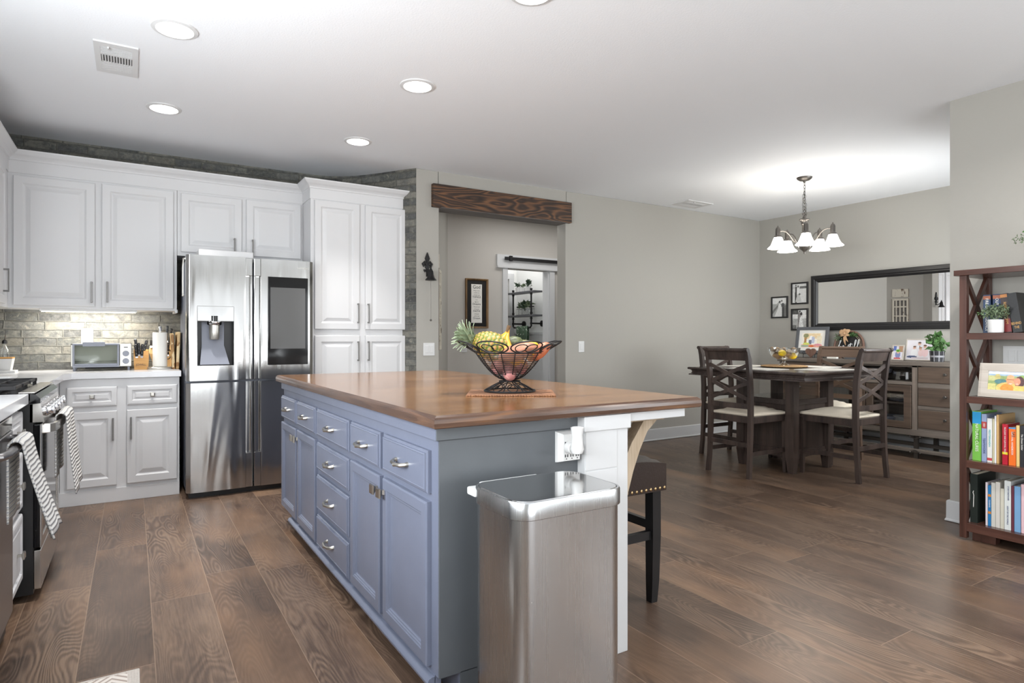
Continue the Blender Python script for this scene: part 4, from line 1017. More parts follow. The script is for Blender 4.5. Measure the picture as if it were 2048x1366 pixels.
# multi-outlet adapter and night light
t = thing('outlet_adapter', 'white multi-socket wall adapter on the island end panel', 'outlet adapter', (1.333, 1.79, .78))
MA = face_neg_y(1.336, 1.794)
mb = MB(MA); mb.rings([[(-.052, 0, .735), (.040, 0, .735), (.040, 0, .845), (-.052, 0, .845)], [(-.050, -.012, .737), (.040, -.012, .737), (.040, -.012, .843), (-.050, -.012, .843)], [(-.036, -.030, .742), (.036, -.030, .742), (.036, -.030, .836), (-.036, -.030, .836)]]); mb.build('housing', 'plastic_white', t)
mb = MB(MA)
for x, z in ((-.024, .755), (.0, .755), (.024, .755), (-.024, .80)):
    mb.box(x - .007, -.0312, z, x - .003, -.0298, z + .010); mb.box(x + .003, -.0312, z, x + .007, -.0298, z + .010); mb.cyl((x, -.0312, z - .006), .0022, .0015, 8, 'y')
mb.build('socket_slots', 'slot_dark', t)
t = thing('night_light', 'white flared plug-in air freshener in the wall adapter', 'plug-in', (1.32, 1.74, .80))
mb = MB(); mb.cyl((1.322, 1.735, .79), .022, .03, 18, 'y', bev=.003); mb.build('plug_disc', 'plastic_white', t, True)
mb = MB(T(1.322, 1.715, .784)); mb.lathe([(.004, -.012), (.018, -.008), (.024, .006), (.020, .03), (.019, .055), (.023, .082), (.019, .083), (.016, .07)], n=24); mb.build('shade', 'plastic_white', t, True)

# ------------------------------------------------------------------ trash can
t = thing('trash_can', 'brushed stainless rectangular trash can in front of the island', 'trash can', (1.085, 1.54, 0))
def rrect(cx, cy, w, h, r, n=6):
    P = []
    for sx, sy, a0 in ((1, 1, 0), (-1, 1, PI / 2), (-1, -1, PI), (1, -1, 3 * PI / 2)):
        for k in range(n + 1):
            a = a0 + k * PI / 2 / n; P.append((cx + sx * (w / 2 - r) + r * math.cos(a), cy + sy * (h / 2 - r) + r * math.sin(a)))
    return P
cx_, cy_, cw, chh = 1.083, 1.553, .392, .290
mb = MB(); mb.rings([[(x, y, z) for x, y in rrect(cx_, cy_, cw - .012, chh - .012, .055)] for z in (.03, .68)]); mb.build('body', 'can_steel', t, True)
mb = MB(); mb.rings([[(x, y, z) for x, y in rrect(cx_, cy_, cw - .02, chh - .02, .055)] for z in (0, .035)]); mb.build('base_ring', 'black_satin', t, True)
mb = MB(); mb.rings([[(x, y, z) for x, y in rrect(cx_, cy_, cw - i, chh - i, .058)] for z, i in ((.676, .004), (.678, 0), (.722, 0), (.727, .004), (.727, .012), (.722, .014))], cap0=False, cap1=False); mb.build('rim', 'can_steel', t, True)
mb = MB(); mb.rings([[(x, y, z) for x, y in rrect(cx_, cy_, cw - i, chh - i, .054)] for z, i in ((.700, .016), (.724, .016), (.728, .020))]); mb.build('lid', 'lid_steel', t, True, sharp=25)
mb = MB(); mb.box(cx_ - .15, cy_ + chh / 2 - .01, .66, cx_ + .07, cy_ + chh / 2 + .022, .724, .006); mb.box(cx_ - cw / 2 - .003, cy_ + .10, .694, cx_ - cw / 2 + .03, cy_ + chh / 2 + .008, .718, .005); mb.build('hinge_cover', 'plastic_white', t)

# ------------------------------------------------------------------ stool
t = thing('bar_stool', 'dark brown leather saddle stool with brass nailheads under the island overhang', 'stool', (1.83, 2.22, 0))
sx0, sx1, sy0, sy1 = 1.62, 2.03, 1.985, 2.45
mb = MB(); N = 14; top = []
for j in range(N + 1):
    for i in range(N + 1):
        u, v = i / N, j / N
        z = .640 + .022 * (1 - (2 * u - 1) ** 2) - .01 * (1 - (2 * v - 1) ** 2)
        e = min(u, 1 - u, v, 1 - v); z -= .022 * (1 - smoothstep(0, .14, e))
        top.append(mb.v((sx0 + (sx1 - sx0) * u, sy0 + (sy1 - sy0) * v, z)))
for j in range(N):
    for i in range(N): a = j * (N + 1) + i; mb.f([top[a], top[a + 1], top[a + N + 2], top[a + N + 1]])
be = [top[i] for i in range(N + 1)] + [top[(j + 1) * (N + 1) - 1] for j in range(1, N + 1)] + [top[N * (N + 1) + i] for i in range(N - 1, -1, -1)] + [top[j * (N + 1)] for j in range(N - 1, 0, -1)]
lo = [mb.bm.verts.new(Vector((q.co.x, q.co.y, .500))) for q in be]
for i in range(len(be)): j = (i + 1) % len(be); mb.f([be[i], be[j], lo[j], lo[i]])
mb.f(lo); mb.build('seat', 'leather', t, True, sharp=62)
mb = MB()
n = 15
for k in range(n):
    mb.sphere((sx0 + .012 + (sx1 - sx0 - .024) * k / (n - 1), sy0 - .001, .513), .0075, .004, .0075, 8); mb.sphere((sx0 - .001, sy0 + .012 + (sy1 - sy0 - .024) * k / (n - 1), .513), .004, .0075, .0075, 8)
mb.build('nailhead_trim', 'brass', t, True)
for lx in (sx0 + .045, sx1 - .045):
    for ly in (sy0 + .04, sy1 - .04):
        mb = MB(); q = .024; dx = .006 if lx > 1.8 else -.006
        mb.rings([[(lx + dx * f + a * w, ly + b_ * w, z) for a, b_ in ((-1, -1), (1, -1), (1, 1), (-1, 1))] for z, w, f in ((0, .017, -.8), (.10, .021, 0), (.30, .024, .6), (.505, .024, .4))]); mb.build('leg', 'black_satin', t)
for a, b_ in (((sx0 + .05, sy0 + .04, .30), (sx1 - .05, sy0 + .04, .30)), ((sx0 + .05, sy1 - .04, .30), (sx1 - .05, sy1 - .04, .30)), ((sx0 + .045, sy0 + .05, .34), (sx0 + .045, sy1 - .05, .34)), ((sx1 - .045, sy0 + .05, .34), (sx1 - .045, sy1 - .05, .34))):
    mb = MB(); mb.bar(a, b_, .022, .038); mb.build('stretcher', 'black_satin', t)

# ------------------------------------------------------------------ basket of fruit
BX, BY, BZ = 1.403, 2.300, .938
RA = math.atan2(-.524, .852)                   # the mat is turned to face the camera
b = MB(T(BX - .005, BY - .02, BZ) @ RZ(RA)); b.box(-.185, -.14, 0, .185, .12, .006, .002)
for k in range(60):
    x = -.183 + k * .366 / 59; b.box(x - .0022, -.145, .001, x + .0022, -.139, .004)
tag(b.build('placemat', 'woven_jute', None, loc=(BX, BY, BZ)), 'brown woven placemat under the wire fruit basket', 'placemat')
Z0 = BZ + .007
t = thing('fruit_basket', 'black wire pedestal fruit basket with looped rim on the island', 'basket', (BX, BY, Z0))
Mb = T(BX, BY, Z0)
def ring(mb, r, z, th, n=48, cx=0, cy=0): mb.tube([(cx + r * math.cos(2 * PI * k / n), cy + r * math.sin(2 * PI * k / n), z) for k in range(n)], th, 6, True)
mb = MB(Mb); ring(mb, .110, .004, .004); ring(mb, .045, .045, .003, 30)
for k in range(8):
    a = 2 * PI * k / 8; mb.tube([(.112 * math.cos(a), .112 * math.sin(a), .005), (.07 * math.cos(a), .07 * math.sin(a), .028), (.028 * math.cos(a), .028 * math.sin(a), .048)], .0028, 6)
    a += PI / 8; c = (.078 * math.cos(a), .078 * math.sin(a), .018)
    mb.tube([(c[0] + .026 * math.cos(q) * math.cos(a) - .022 * math.sin(q) * math.sin(a), c[1] + .026 * math.cos(q) * math.sin(a) + .022 * math.sin(q) * math.cos(a), c[2] - .014 * math.cos(q)) for q in [j * 2 * PI / 12 for j in range(12)]], .0022, 5, True)
mb.build('foot', 'black_iron', t, True)
def bowl_r(z): return .028 + (.150 - .028) * (max(0, (z - .052)) / .118) ** .62
mb = MB(Mb)
for k in range(16):
    a = 2 * PI * k / 16; mb.tube([(bowl_r(z) * math.cos(a), bowl_r(z) * math.sin(a), z) for z in [.052 + .118 * (j / 8) ** 1.4 for j in range(9)]], .0023, 6)
for k in range(15): z = .056 + .112 * (k / 14) ** 1.05; ring(mb, bowl_r(z), z, .0014, 40)
ring(mb, .151, .170, .0035, 48); mb.build('wire_bowl', 'black_iron', t, True)
mb = MB(Mb)
for k in range(8):
    am = 2 * PI * (k + .5) / 8 + RA
    def petal(s_, q, r0=.150, L=.082, W=.062, z0=.170, H=.05):
        # ellipse in the tilted rim surface
        du = s_ * W * math.sin(q); dv = (1 - math.cos(q)) / 2 * s_
        rr = r0 + L * dv; aa = am + du / (r0 + .5 * L * dv)
        return (rr * math.cos(aa), rr * math.sin(aa), z0 + H * dv)
    mb.tube([petal(1, j * 2 * PI / 22) for j in range(22)], .0032, 6, True)
    for sgn in (-1, 1):
        pts = []
        for j in range(18):
            q = j / 17 * 2 * PI * 1.0; rr = .150 + .006 + .025 * (1 - math.cos(q)); aa = am + (sgn * .020 + .022 * math.sin(q) * sgn) / .16
            pts.append((rr * math.cos(aa), rr * math.sin(aa), .172 + .05 * (rr - .150) / .082))
        mb.tube(pts, .0024, 5, True)
mb.build('rim_loops', 'black_iron', t, True)
# fruit
def blob(name, label, cat, c, r, M, colfn, bump=0.0, n=28, shape=None, group=None):
    bm = bmesh.new(); bmesh.ops.create_uvsphere(bm, u_segments=n * 2, v_segments=n, radius=1); L = bm.verts.layers.float_color.new('col')
    for q in bm.verts:
        p = q.co.copy(); d = 1.0; th = math.atan2(p.y, p.x); ph = math.asin(max(-1, min(1, p.z)))
        col, h = colfn(p, th, ph); q[L] = srgb(*col)
        w = Vector((p.x * r[0], p.y * r[1], p.z * r[2])) * (1 + h)
        if shape: w = shape(w, p)
        q.co = M @ w
    me = bpy.data.meshes.new(name); bm.to_mesh(me); bm.free(); me.materials.append(MATS['fruit_skin']); me.polygons.foreach_set('use_smooth', [True] * len(me.polygons))
    o = bpy.data.objects.new(name, me); C.objects.link(o)
    if label: o.location = c; o['_o'] = list(c); tag(o, label, cat, group)
    return o
def col_pine(p, th, ph):
    row = ph / (PI / 15); k = th / (2 * PI) * 13
    u = k + (int(math.floor(row)) % 2) * .5; fu = abs(u - round(u)) * 2; fv = abs(row - math.floor(row) - .5) * 2
    d = max(fu, fv); e = fu + fv
    h = .055 * (1 - min(1, e / 1.3)) * math.cos(ph)
    if e < .38: c = (184, 130, 98)
    elif e < .80: c = (172, 132, 62)
    elif e < 1.20: c = (136, 126, 44)
    else: c = (78, 96, 28)
    if noise.noise(p * 6) > .25: c = tuple(x * .9 + q * .1 for x, q in zip(c, (120, 170, 60)))
    return c, h
# pineapple lies with its crown to the left of the picture
u_r = Vector((.852, -.524, 0)); u_f = Vector((.524, .852, 0)); up = Vector((0, 0, 1))
def place(a_right, a_fwd, z): return Vector((BX, BY, 0)) + u_r * a_right + u_f * a_fwd + Vector((0, 0, z))
def frame(zdir, xdir=None):
    z = Vector(zdir).normalized(); x = Vector(xdir or u_f); x = (x - z * x.dot(z)).normalized(); y = z.cross(x)
    M = Matrix((x, y, z)).transposed().to_4x4(); return M
pd = (-u_r * .93 + up * .36 - u_f * .05).normalized(); pc = place(-.075, -.02, 1.140)
t = thing('pineapple', 'whole pineapple lying in the basket with its crown to the left', 'pineapple', pc)
o = blob('fruit', None, None, pc, (.061, .061, .090), frame(pd), col_pine, n=100); o.parent = t; o['_o'] = list(pc)
mb = MB(T(*pc) @ frame(pd)); rnd = random.Random(4)
for k in range(60):
    a = k * 2.399; lv = k / 60; L = .042 + .040 * math.sin(PI * min(1, lv * 1.1 + .12)) ; tilt = (1 - lv) * 1.0 + .06
    w = .020 * (1 - .35 * lv); d = Vector((math.cos(a), math.sin(a), 0)); tt = Vector((-math.sin(a), math.cos(a), 0))
    base = Vector((0, 0, .078 + .055 * lv)) + d * .014 * (1 - lv); P = []
    for j in range(6):
        s_ = j / 5; ang = tilt * (.65 + .45 * s_); q = base + (d * math.sin(ang) + Vector((0, 0, 1)) * math.cos(ang)) * L * s_ + Vector((0, 0, .004))
        ww = w * (1 - s_) + .0003; dn = (d * math.cos(ang) - Vector((0, 0, 1)) * math.sin(ang)) * -.002
        P.append((q - tt * ww, q + dn * 1.5, q + tt * ww))
    for j in range(5):
        for i in range(2): mb.f([mb.v(P[j][i]), mb.v(P[j][i + 1]), mb.v(P[j + 1][i + 1]), mb.v(P[j + 1][i])])
mb.build('crown_leaves', 'leaf_pine', t, True)
def c_const(c, var=10, sp=None):
    def f(p, th, ph):
        n_ = noise.noise(p * 3) * var; n2 = noise.noise(p * 11)
        cc = tuple(min(255, max(0, x + n_)) for x in c)
        if sp and n2 > .32: cc = sp
        return cc, noise.noise(p * 2.1) * .06
    return f
def bend(a):
    def f(w, p): return Vector((w.x, w.y + a * (p.z ** 2), w.z))
    return f
blob('sweet_potato', 'large tan sweet potato resting at the front of the basket', 'sweet potato', place(.035, -.07, 1.118), (.040, .036, .088), frame(u_r * .96 + up * .28), c_const((158, 104, 80), 14, (178, 118, 90)))
blob('sweet_potato', 'smaller orange sweet potato at the right rim of the basket', 'sweet potato', place(.125, -.045, 1.118), (.030, .028, .060), frame(u_r * .8 + up * .6), c_const((176, 100, 68), 14))
blob('lemon', 'bright yellow lemon between the sweet potatoes in the basket', 'lemon', place(.092, -.045, 1.125), (.034, .034, .040), frame(up * .8 + u_r * .5), c_const((226, 164, 30), 8))
blob('avocado', 'dark green avocado beside the banana stems in the basket', 'avocado', place(.012, .03, 1.150), (.036, .036, .050), frame(u_r * .9 + up * .2), c_const((78, 86, 52), 10, (56, 60, 42)))
blob('avocado', 'second green avocado half hidden behind the sweet potato', 'avocado', place(.06, .05, 1.135), (.035, .035, .048), frame(u_r), c_const((112, 112, 64), 10))
t = thing('banana_bunch', 'bunch of yellow bananas with a brown stem standing behind the pineapple', 'banana', place(-.01, .02, 1.10))
for k, (off, lean) in enumerate(((-.03, 0), (-.012, .02), (.008, .01))):
    P = [place(-.005 + off * .1, .0, 1.218), place(-.008 + off * .3, .0, 1.200), place(-.02 + off * .8, -.01 - lean, 1.175), place(-.015 + off, -.03 - lean, 1.14), place(.02 + off, -.055 - lean, 1.10), place(.06 + off, -.05, 1.06)]
    mb = MB(); mb.tube([tuple(p) for p in P], [.004, .005, .012, .017, .017, .006], 10); mb.build('banana', plain('banana_skin', (206, 152, 40), .5, var=.12) if k == 0 else 'banana_skin', t, True)
mb = MB(); mb.tube([tuple(place(-.012, 0, 1.205)), tuple(place(-.006, 0, 1.222)), tuple(place(-.002, 0, 1.232))], [.007, .008, .009], 8); mb.build('stem', 'stem_brown', t, True)
rnd = random.Random(11); k = 0
for lbl, ar, af, z in (('pinkish-red potato low in the wire bowl, left', -.05, -.03, 1.055), ('pinkish-red potato low in the middle of the wire bowl', .0, -.045, 1.03), ('pinkish-red potato low in the wire bowl, right', .05, -.03, 1.055), ('pinkish-red potato at the back of the wire bowl, hidden behind the others', .0, .045, 1.055)):
    blob('red_potato', lbl, 'potato', place(ar, af, z), (.034, .031, .036), frame(up), c_const((176, 118, 116), 18, (196, 150, 140)), n=14, group='potatoes in the basket')
mb = MB(T(BX, BY, Z0)); NA = 40; rs = []
for z, k2 in ((.058, .72), (.075, .86), (.1, .90), (.125, .91), (.15, .90), (.163, .86)):
    rs.append([((bowl_r(z) * k2 + .004 * noise.noise(Vector((math.cos(a) * 4, math.sin(a) * 4, z * 60)))) * math.cos(a), (bowl_r(z) * k2 + .004 * noise.noise(Vector((math.cos(a) * 4, math.sin(a) * 4, z * 60)))) * math.sin(a), z) for a in [2 * PI * i / NA for i in range(NA)]])
mb.rings(rs, True, True, False); tag(mb.build('plastic_bag', 'plastic_bag', None, True, loc=(BX, BY, Z0)), 'crinkled clear plastic produce bag inside the wire bowl', 'bag')

# floor mat
b = MB(T(-.24, 2.32, 0)); b.box(-.26, -.55, 0, .262, .235, .010, .004); o = b.build('floor_mat', 'mat_cloth', None, loc=(-.24, 2.3, 0)); tag(o, 'beige chevron kitchen floor mat at the bottom left corner', 'mat')
b = MB(T(-.24, 2.32, 0)); b.box(-.225, -.53, .010, .225, .215, .012); b.build('chevron_panel', 'chevron_mat', o)

# ------------------------------------------------------------------ dining table
TX, TY = 5.13, 3.54
t = thing('dining_table', 'square dark wood counter-height table with shelf and panelled base', 'dining table', (TX, TY, 0))
pr = [(.59, .826), (.60, .826), (.60, .836), (.585, .842), (.578, .856), (.582, .870), (.592, .876), (.604, .878), (.608, .884), (.608, .894), (.600, .900)]
mb = MB(T(TX, TY, 0)); mb.rings([[(-h_, -h_, z), (h_, -h_, z), (h_, h_, z), (-h_, h_, z)] for h_, z in pr]); mb.build('tabletop', 'dark_top_wood', t)
B = .255
for sx in (-1, 1):
    for sy in (-1, 1):
        mb = MB(T(TX + sx * B, TY + sy * B, 0)); mb.rings([[(a * w, b_ * w, z) for a, b_ in ((-1, -1), (1, -1), (1, 1), (-1, 1))] for z, w in ((0, .026), (.10, .036), (.14, .04), (.83, .04))]); mb.build('leg', 'dark_table_wood', t)
mb = MB(T(TX, TY, 0)); mb.box(-B - .03, -B - .03, .59, B + .03, B + .03, .64, .004); mb.build('shelf', 'dark_top_wood', t)
for ax in range(4):
    M_ = T(TX, TY, 0) @ RZ(ax * PI / 2)
    mb = MB(M_); mb.box(-B + .03, -B - .004, .17, B - .03, -B + .02, .59); mb.box(-B + .03, -B - .016, .16, B - .03, -B + .02, .20, .002); mb.box(-B + .03, -B - .016, .545, B - .03, -B + .02, .59, .002)
    mb.prism([(-B + .03, .16), (-B + .03, .10), (-.15, .125), (0, .135), (.15, .125), (B - .03, .10), (B - .03, .16)], -B - .012, -B + .01, 'xz'); mb.build('base_panel', 'dark_table_wood', t)
CLO = [(0, -1, 'white cloth placemat at the table edge nearest the camera'), (1, 0, 'white cloth placemat at the table edge near the sideboard'), (0, 1, 'white cloth placemat at the far left edge of the table'), (-1, 0, 'white cloth placemat in front of the nearest left chair')]
for k, (dx, dy, lb) in enumerate(CLO):
    b = MB(T(TX + dx * .40, TY + dy * .40, .9005) @ RZ(0 if dy else PI / 2)); b.box(-.22, -.155, 0, .22, .155, .004, .001)
    tag(b.build('placemat', 'placemat_cloth', None, loc=(TX + dx * .4, TY + dy * .4, .9)), lb, 'placemat', 'white placemats on the dining table')
bcx, bcy = 5.23, 3.61
b = MB(); b.lathe([(.19, 0), (.205, .003), (.205, .010), (.19, .014), (.001, .014)], (bcx, bcy, .9050), 36); tag(b.build('woven_trivet', 'woven_trivet', None, True, loc=(bcx, bcy, .905)), 'round woven mat under the glass bowl on the dining table', 'mat')
t = thing('glass_bowl', 'footed glass bowl filled with dried decor on the dining table', 'bowl', (bcx, bcy, .919))
mb = MB(T(bcx, bcy, .919)); mb.lathe([(.055, 0), (.05, .005), (.02, .02), (.012, .04), (.02, .055), (.07, .065), (.115, .085), (.138, .12), (.142, .165), (.138, .165), (.134, .12), (.11, .09), (.06, .072), (.001, .07)], n=36, cap1=False)
mb.build('bowl', 'bowl_glass', t, True)
rnd = random.Random(2); mb = MB()
for k in range(46):
    a = rnd.random() * 6.28; rr = .105 * math.sqrt(rnd.random()); z = .99 + rnd.random() * .085; rr = min(rr, .05 + (z - .98) * .8)
    mb.sphere((bcx + rr * math.cos(a), bcy + rr * math.sin(a), z), .016 + rnd.random() * .014, .014 + rnd.random() * .01, .010 + rnd.random() * .01, 8, M=RZ(a) @ RX(rnd.random() * 3))
o = tag(mb.build('potpourri', plain('potpourri', (168, 140, 110), .9, var=.5, bump=.3), None, True, loc=(bcx, bcy, .99)), 'tan dried pods and husks heaped in the glass bowl', 'potpourri', kind='stuff')
for lb, ar, z, af in (('yellow artificial lemon at the left side of the glass bowl', -.055, 1.035, -.085), ('yellow artificial lemon low at the right side of the glass bowl', .055, 1.008, -.065)):
    p = Vector((bcx, bcy, z)) + u_r * ar + u_f * af; blob('decorative_lemon', lb, 'lemon', p, (.030, .030, .036), frame(u_r), c_const((232, 196, 30), 10), n=12)

# ------------------------------------------------------------------ chairs
def make_chair(label):
    t = thing('dining_chair', label, 'chair', (0, 0, 0), 'dining chairs around the square table')
    DW = 'dark_table_wood'
    def backx(z): # rear post centre line
        return -.245 - .028 * (1 - min(z, .5) / .5) ** 1.6 if z < .5 else -.245 - .035 * smoothstep(.70, 1.10, z) - .022 * smoothstep(1.0, 1.1, z)
    zs = [0, .06, .14, .24, .36, .48, .58, .70, .82, .92, 1.0, 1.05, 1.085]
    for sy in (-1, 1):
        mb = MB(); mb.rings([[(backx(z) + a * (.021 if .3 < z < 1.04 else .017), sy * (.208 + .004 * (z < .1)) + b_ * .0165, z) for a, b_ in ((-1, -1), (1, -1), (1, 1), (-1, 1))] for z in zs])
        mb.cyl((backx(1.085) - .004, sy * .208 - .018, 1.077), .017, .036, 12, 'y'); mb.build('rear_leg', DW, t)
    for sy in (-1, 1):
        mb = MB(); mb.rings([[(.225 + a * w, sy * .205 + b_ * w, z) for a, b_ in ((-1, -1), (1, -1), (1, 1), (-1, 1))] for z, w in ((0, .014), (.2, .018), (.49, .021))]); mb.build('front_leg', DW, t)
    mb = MB(); mb.box(-.235, -.215, .455, .24, .215, .512, .003); mb.build('seat_frame', DW, t)
    mb = MB(); N = 10; vs = []
    for j in range(N + 1):
        for i in range(N + 1):
            u, v = i / N, j / N; e = min(u, 1 - u, v, 1 - v)
            vs.append(mb.v((-.225 + .475 * u + 0, (v - .5) * (.40 + .045 * u), .534 + .040 * smoothstep(0, .34, e))))
    for j in range(N):
        for i in range(N): a = j * (N + 1) + i; mb.f([vs[a], vs[a + 1], vs[a + N + 2], vs[a + N + 1]])
    be = [vs[i] for i in range(N + 1)] + [vs[(j + 1) * (N + 1) - 1] for j in range(1, N + 1)] + [vs[N * (N + 1) + i] for i in range(N - 1, -1, -1)] + [vs[j * (N + 1)] for j in range(N - 1, 0, -1)]
    mi = [mb.bm.verts.new(Vector((q.co.x * 1.02, q.co.y * 1.025, .524))) for q in be]
    lo = [mb.bm.verts.new(Vector((q.co.x * .99, q.co.y * .98, .511))) for q in be]
    for i in range(len(be)): j = (i + 1) % len(be); mb.f([be[i], be[j], mi[j], mi[i]]); mb.f([mi[i], mi[j], lo[j], lo[i]])
    mb.f(lo); mb.build('seat_cushion', 'cushion', t, True, sharp=70)
    def rail(z0, z1, th=.009):
        mb = MB(); N = 8; rs = []
        for i in range(N + 1):
            y = -.195 + .39 * i / N; bow = -.018 * math.sin(PI * i / N)
            rs.append([(backx(z0) + bow - th, y, z0), (backx(z0) + bow + th, y, z0), (backx(z1) + bow + th, y, z1), (backx(z1) + bow - th, y, z1)])
        mb.rings(rs); return mb
    mb = rail(.985, 1.06); mb.tube([(backx(1.075) - .016 * math.sin(PI * i / 8), -.2 + .4 * i / 8, 1.073) for i in range(9)], .018, 10); mb.build('top_rail', DW, t)
    rail(.578, .622).build('lower_rail', DW, t)
    def xb(za, zb):
        mb = MB()
        for s_ in (-1, 1):
            pts = [(backx(za + (zb - za) * (.5 + .5 * s_ * q)) - .016 * math.cos(q * PI / 2), .192 * q, za + (zb - za) * (.5 + .5 * s_ * q)) for q in (-1, -.5, 0, .5, 1)]
            for i in range(4): mb.bar(pts[i], pts[i + 1], .030, .013, up=(1, 0, 0))
        mb.build('cross_slats', DW, t)
    xb(.80, .945); xb(.655, .80)
    for a, b_ in (((-.262, -.20, .275), (-.262, .20, .275)), ((.225, -.20, .155), (.225, .20, .155)), ((-.262, -.205, .20), (.225, -.205, .20)), ((-.262, .205, .20), (.225, .205, .20))):
        mb = MB(); mb.bar(a, b_, .016, .036); mb.build('stretcher', DW, t)
    return t
chair = make_chair('dark cross-back chair nearest the camera on the left of the table, back to the kitchen')
chair.location = (4.645, 3.555, 0); 
c2_ = dup(chair, (5.15, 4.07, 0), -PI / 2, 'dark cross-back chair behind the leftmost chair, at the far left side of the table')
c3_ = dup(chair, (5.20, 3.045, 0), PI / 2, 'dark cross-back chair at the right, cream seat turned toward the table')
c4_ = dup(chair, (5.72, 3.52, 0), PI, 'dark cross-back chair on the far side of the table against the sideboard')
for ch in c4_.children:
    if ch.name.split('.')[0] in ('top_rail', 'cross_slats', 'lower_rail', 'rear_leg'):
        ch.data = ch.data.copy(); ch.data.materials[0] = MATS['chair_rustic']

# ------------------------------------------------------------------ chandelier
HX, HY = 5.438, 3.537
t = thing('chandelier', 'five-arm pewter chandelier with lit white glass shades', 'chandelier', (HX, HY, CEIL))
Mh = T(HX, HY, 0)
mb = MB(Mh); mb.lathe([(.07, CEIL), (.066, CEIL - .012), (.045, CEIL - .028), (.015, CEIL - .034), (.008, CEIL - .05)], n=30); mb.build('canopy', 'bronze', t, True)
mb = MB(Mh)
def link(mb, c, rot, tilt=0.0, w=.008, h=.019):
    M_ = T(*c) @ RZ(rot) @ RX(tilt); mb.tube([tuple(M_ @ Vector((w * math.cos(a), 0, h * math.sin(a)))) for a in [k * 2 * PI / 12 for k in range(12)]], .0022, 5, True)
z = 2.64; k = 0
while z > 2.33: link(mb, (.002 * math.sin(k), 0, z), k * PI / 2); z -= .029; k += 1
for sx in (-1, 1):
    P = [(.004, 0, 2.55), (.014 * sx, .004, 2.52), (.018 * sx, .004, 2.48), (.021 * sx, 0, 2.44), (.023 * sx, 0, 2.40), (.023 * sx, 0, 2.36), (.018 * sx, 0, 2.335)]
    for i, p in enumerate(P): link(mb, p, i * PI / 2)
mb.build('chain', 'bronze', t, True)
mb = MB(Mh); mb.lathe([(.004, 2.345), (.012, 2.335), (.020, 2.315), (.045, 2.305), (.048, 2.295), (.034, 2.285), (.028, 2.262), (.030, 2.255), (.022, 2.245), (.021, 2.14), (.028, 2.13), (.03, 2.10), (.022, 2.08), (.05, 2.055), (.054, 2.045), (.045, 2.025), (.02, 2.005), (.01, 1.995), (.008, 1.975), (.001, 1.972)][::-1], n=26)
mb.build('centre_column', 'bronze', t, True)
for k in range(5):
    a = 2 * PI * k / 5 + math.radians(-144); ca, sa = math.cos(a), math.sin(a)
    mb = MB(Mh); mb.tube([(r * ca, r * sa, z) for r, z in ((.025, 2.075), (.06, 2.07), (.10, 2.10), (.135, 2.155), (.165, 2.185), (.20, 2.195), (.235, 2.19))], .006, 8); arm = mb.build('arm', 'bronze', t, True)
    mb = MB(T(HX + .245 * ca, HY + .245 * sa, 0)); mb.lathe([(.004, 2.245), (.006, 2.235), (.016, 2.226), (.022, 2.21), (.022, 2.155), (.036, 2.142), (.038, 2.132), (.001, 2.13)][::-1], n=20); mb.build('socket_cap', 'bronze', arm, True)
    mb = MB(T(HX + .245 * ca, HY + .245 * sa, 0)); mb.lathe([(.033, 2.135), (.040, 2.12), (.052, 2.085), (.066, 2.055), (.088, 2.035), (.092, 2.028), (.088, 2.030), (.064, 2.05), (.048, 2.085), (.03, 2.13)], n=28, cap0=False, cap1=False); mb.build('lamp_shade', 'lamp_shade', arm, True)
    mb = MB(T(HX + .245 * ca, HY + .245 * sa, 0)); mb.sphere((0, 0, 2.06), .028); mb.build('bulb', 'lamp_shade', arm, True)

# ------------------------------------------------------------------ sideboard
SX0, SX1, SY0, SY1 = 6.48, 6.94, 2.50, 4.53
t = thing('sideboard', 'rustic grey-brown sideboard with drawers and glass doors under the mirror', 'sideboard', (6.7, 3.5, 0))
mb = MB(); mb.box(SX0 - .02, SY0 - .02, .905, SX1, SY1 + .02, .945, .004); mb.build('top', 'rustic_y', t)
mb = MB()
for y0, y1 in ((SY0, SY0 + .03), (3.035, 3.085), (3.965, 4.01), (SY1 - .03, SY1)): mb.box(SX0, y0, .25, SX1, y1, .905, .002)
mb.build('uprights', 'rustic_z', t)
mb = MB(); mb.box(SX0 - .004, SY0, .225, SX1, SY1, .285, .003); mb.box(SX0, 3.085, .715, SX1, 3.965, .745, .002); mb.box(SX0 + .10, 3.085, .51, SX1, 3.965, .53); mb.box(SX1 - .02, SY0, .25, SX1, SY1, .905)
mb.box(SX0, 3.0, .89, SX1, 4.0, .905); mb.build('frame', 'rustic_y', t)
Ms = face_neg_x(SX0, 0)
for ya, yb in ((3.03, 2.535), (4.495, 4.015)):
    for z0, z1 in ((.745, .895), (.525, .695), (.305, .48)):
        mb = MB(Ms); mb.box(-ya + .004, -.008, z0, -yb - .004, .01, z1, .003); d = mb.build('drawer', 'rustic_drawer', t)
        mb = MB(Ms); xc = -(ya + yb) / 2; mb.cyl((xc, -.034, (z0 + z1) / 2 + .01), .006, .026, 10, 'y'); mb.cyl((xc, -.045, (z0 + z1) / 2 + .01), .014, .012, 14, 'y', bev=.002); mb.build('knob', 'bronze', d, True)
    mb = MB(Ms); mb.box(-ya, 0, .25, -yb, .02, .905)
    for z in (.71, .502, .293): mb.box(-ya, -.003, z - .012, -yb, .01, z + .012)
    mb.build('drawer_rails', 'rustic_y', t)
for ya, yb in ((3.52, 3.09), (3.96, 3.53)):
    mb = MB(Ms); w = .065
    mb.frame(-ya, .29, -yb, .71, w, -.012, .01); d = mb.build('door', 'rustic_drawer', t)
    mb = MB(Ms); mb.box(-ya + w, -.002, .29 + w, -yb - w, .002, .71 - w); mb.build('glass_pane', 'window_glass', d)
mb = MB(); 
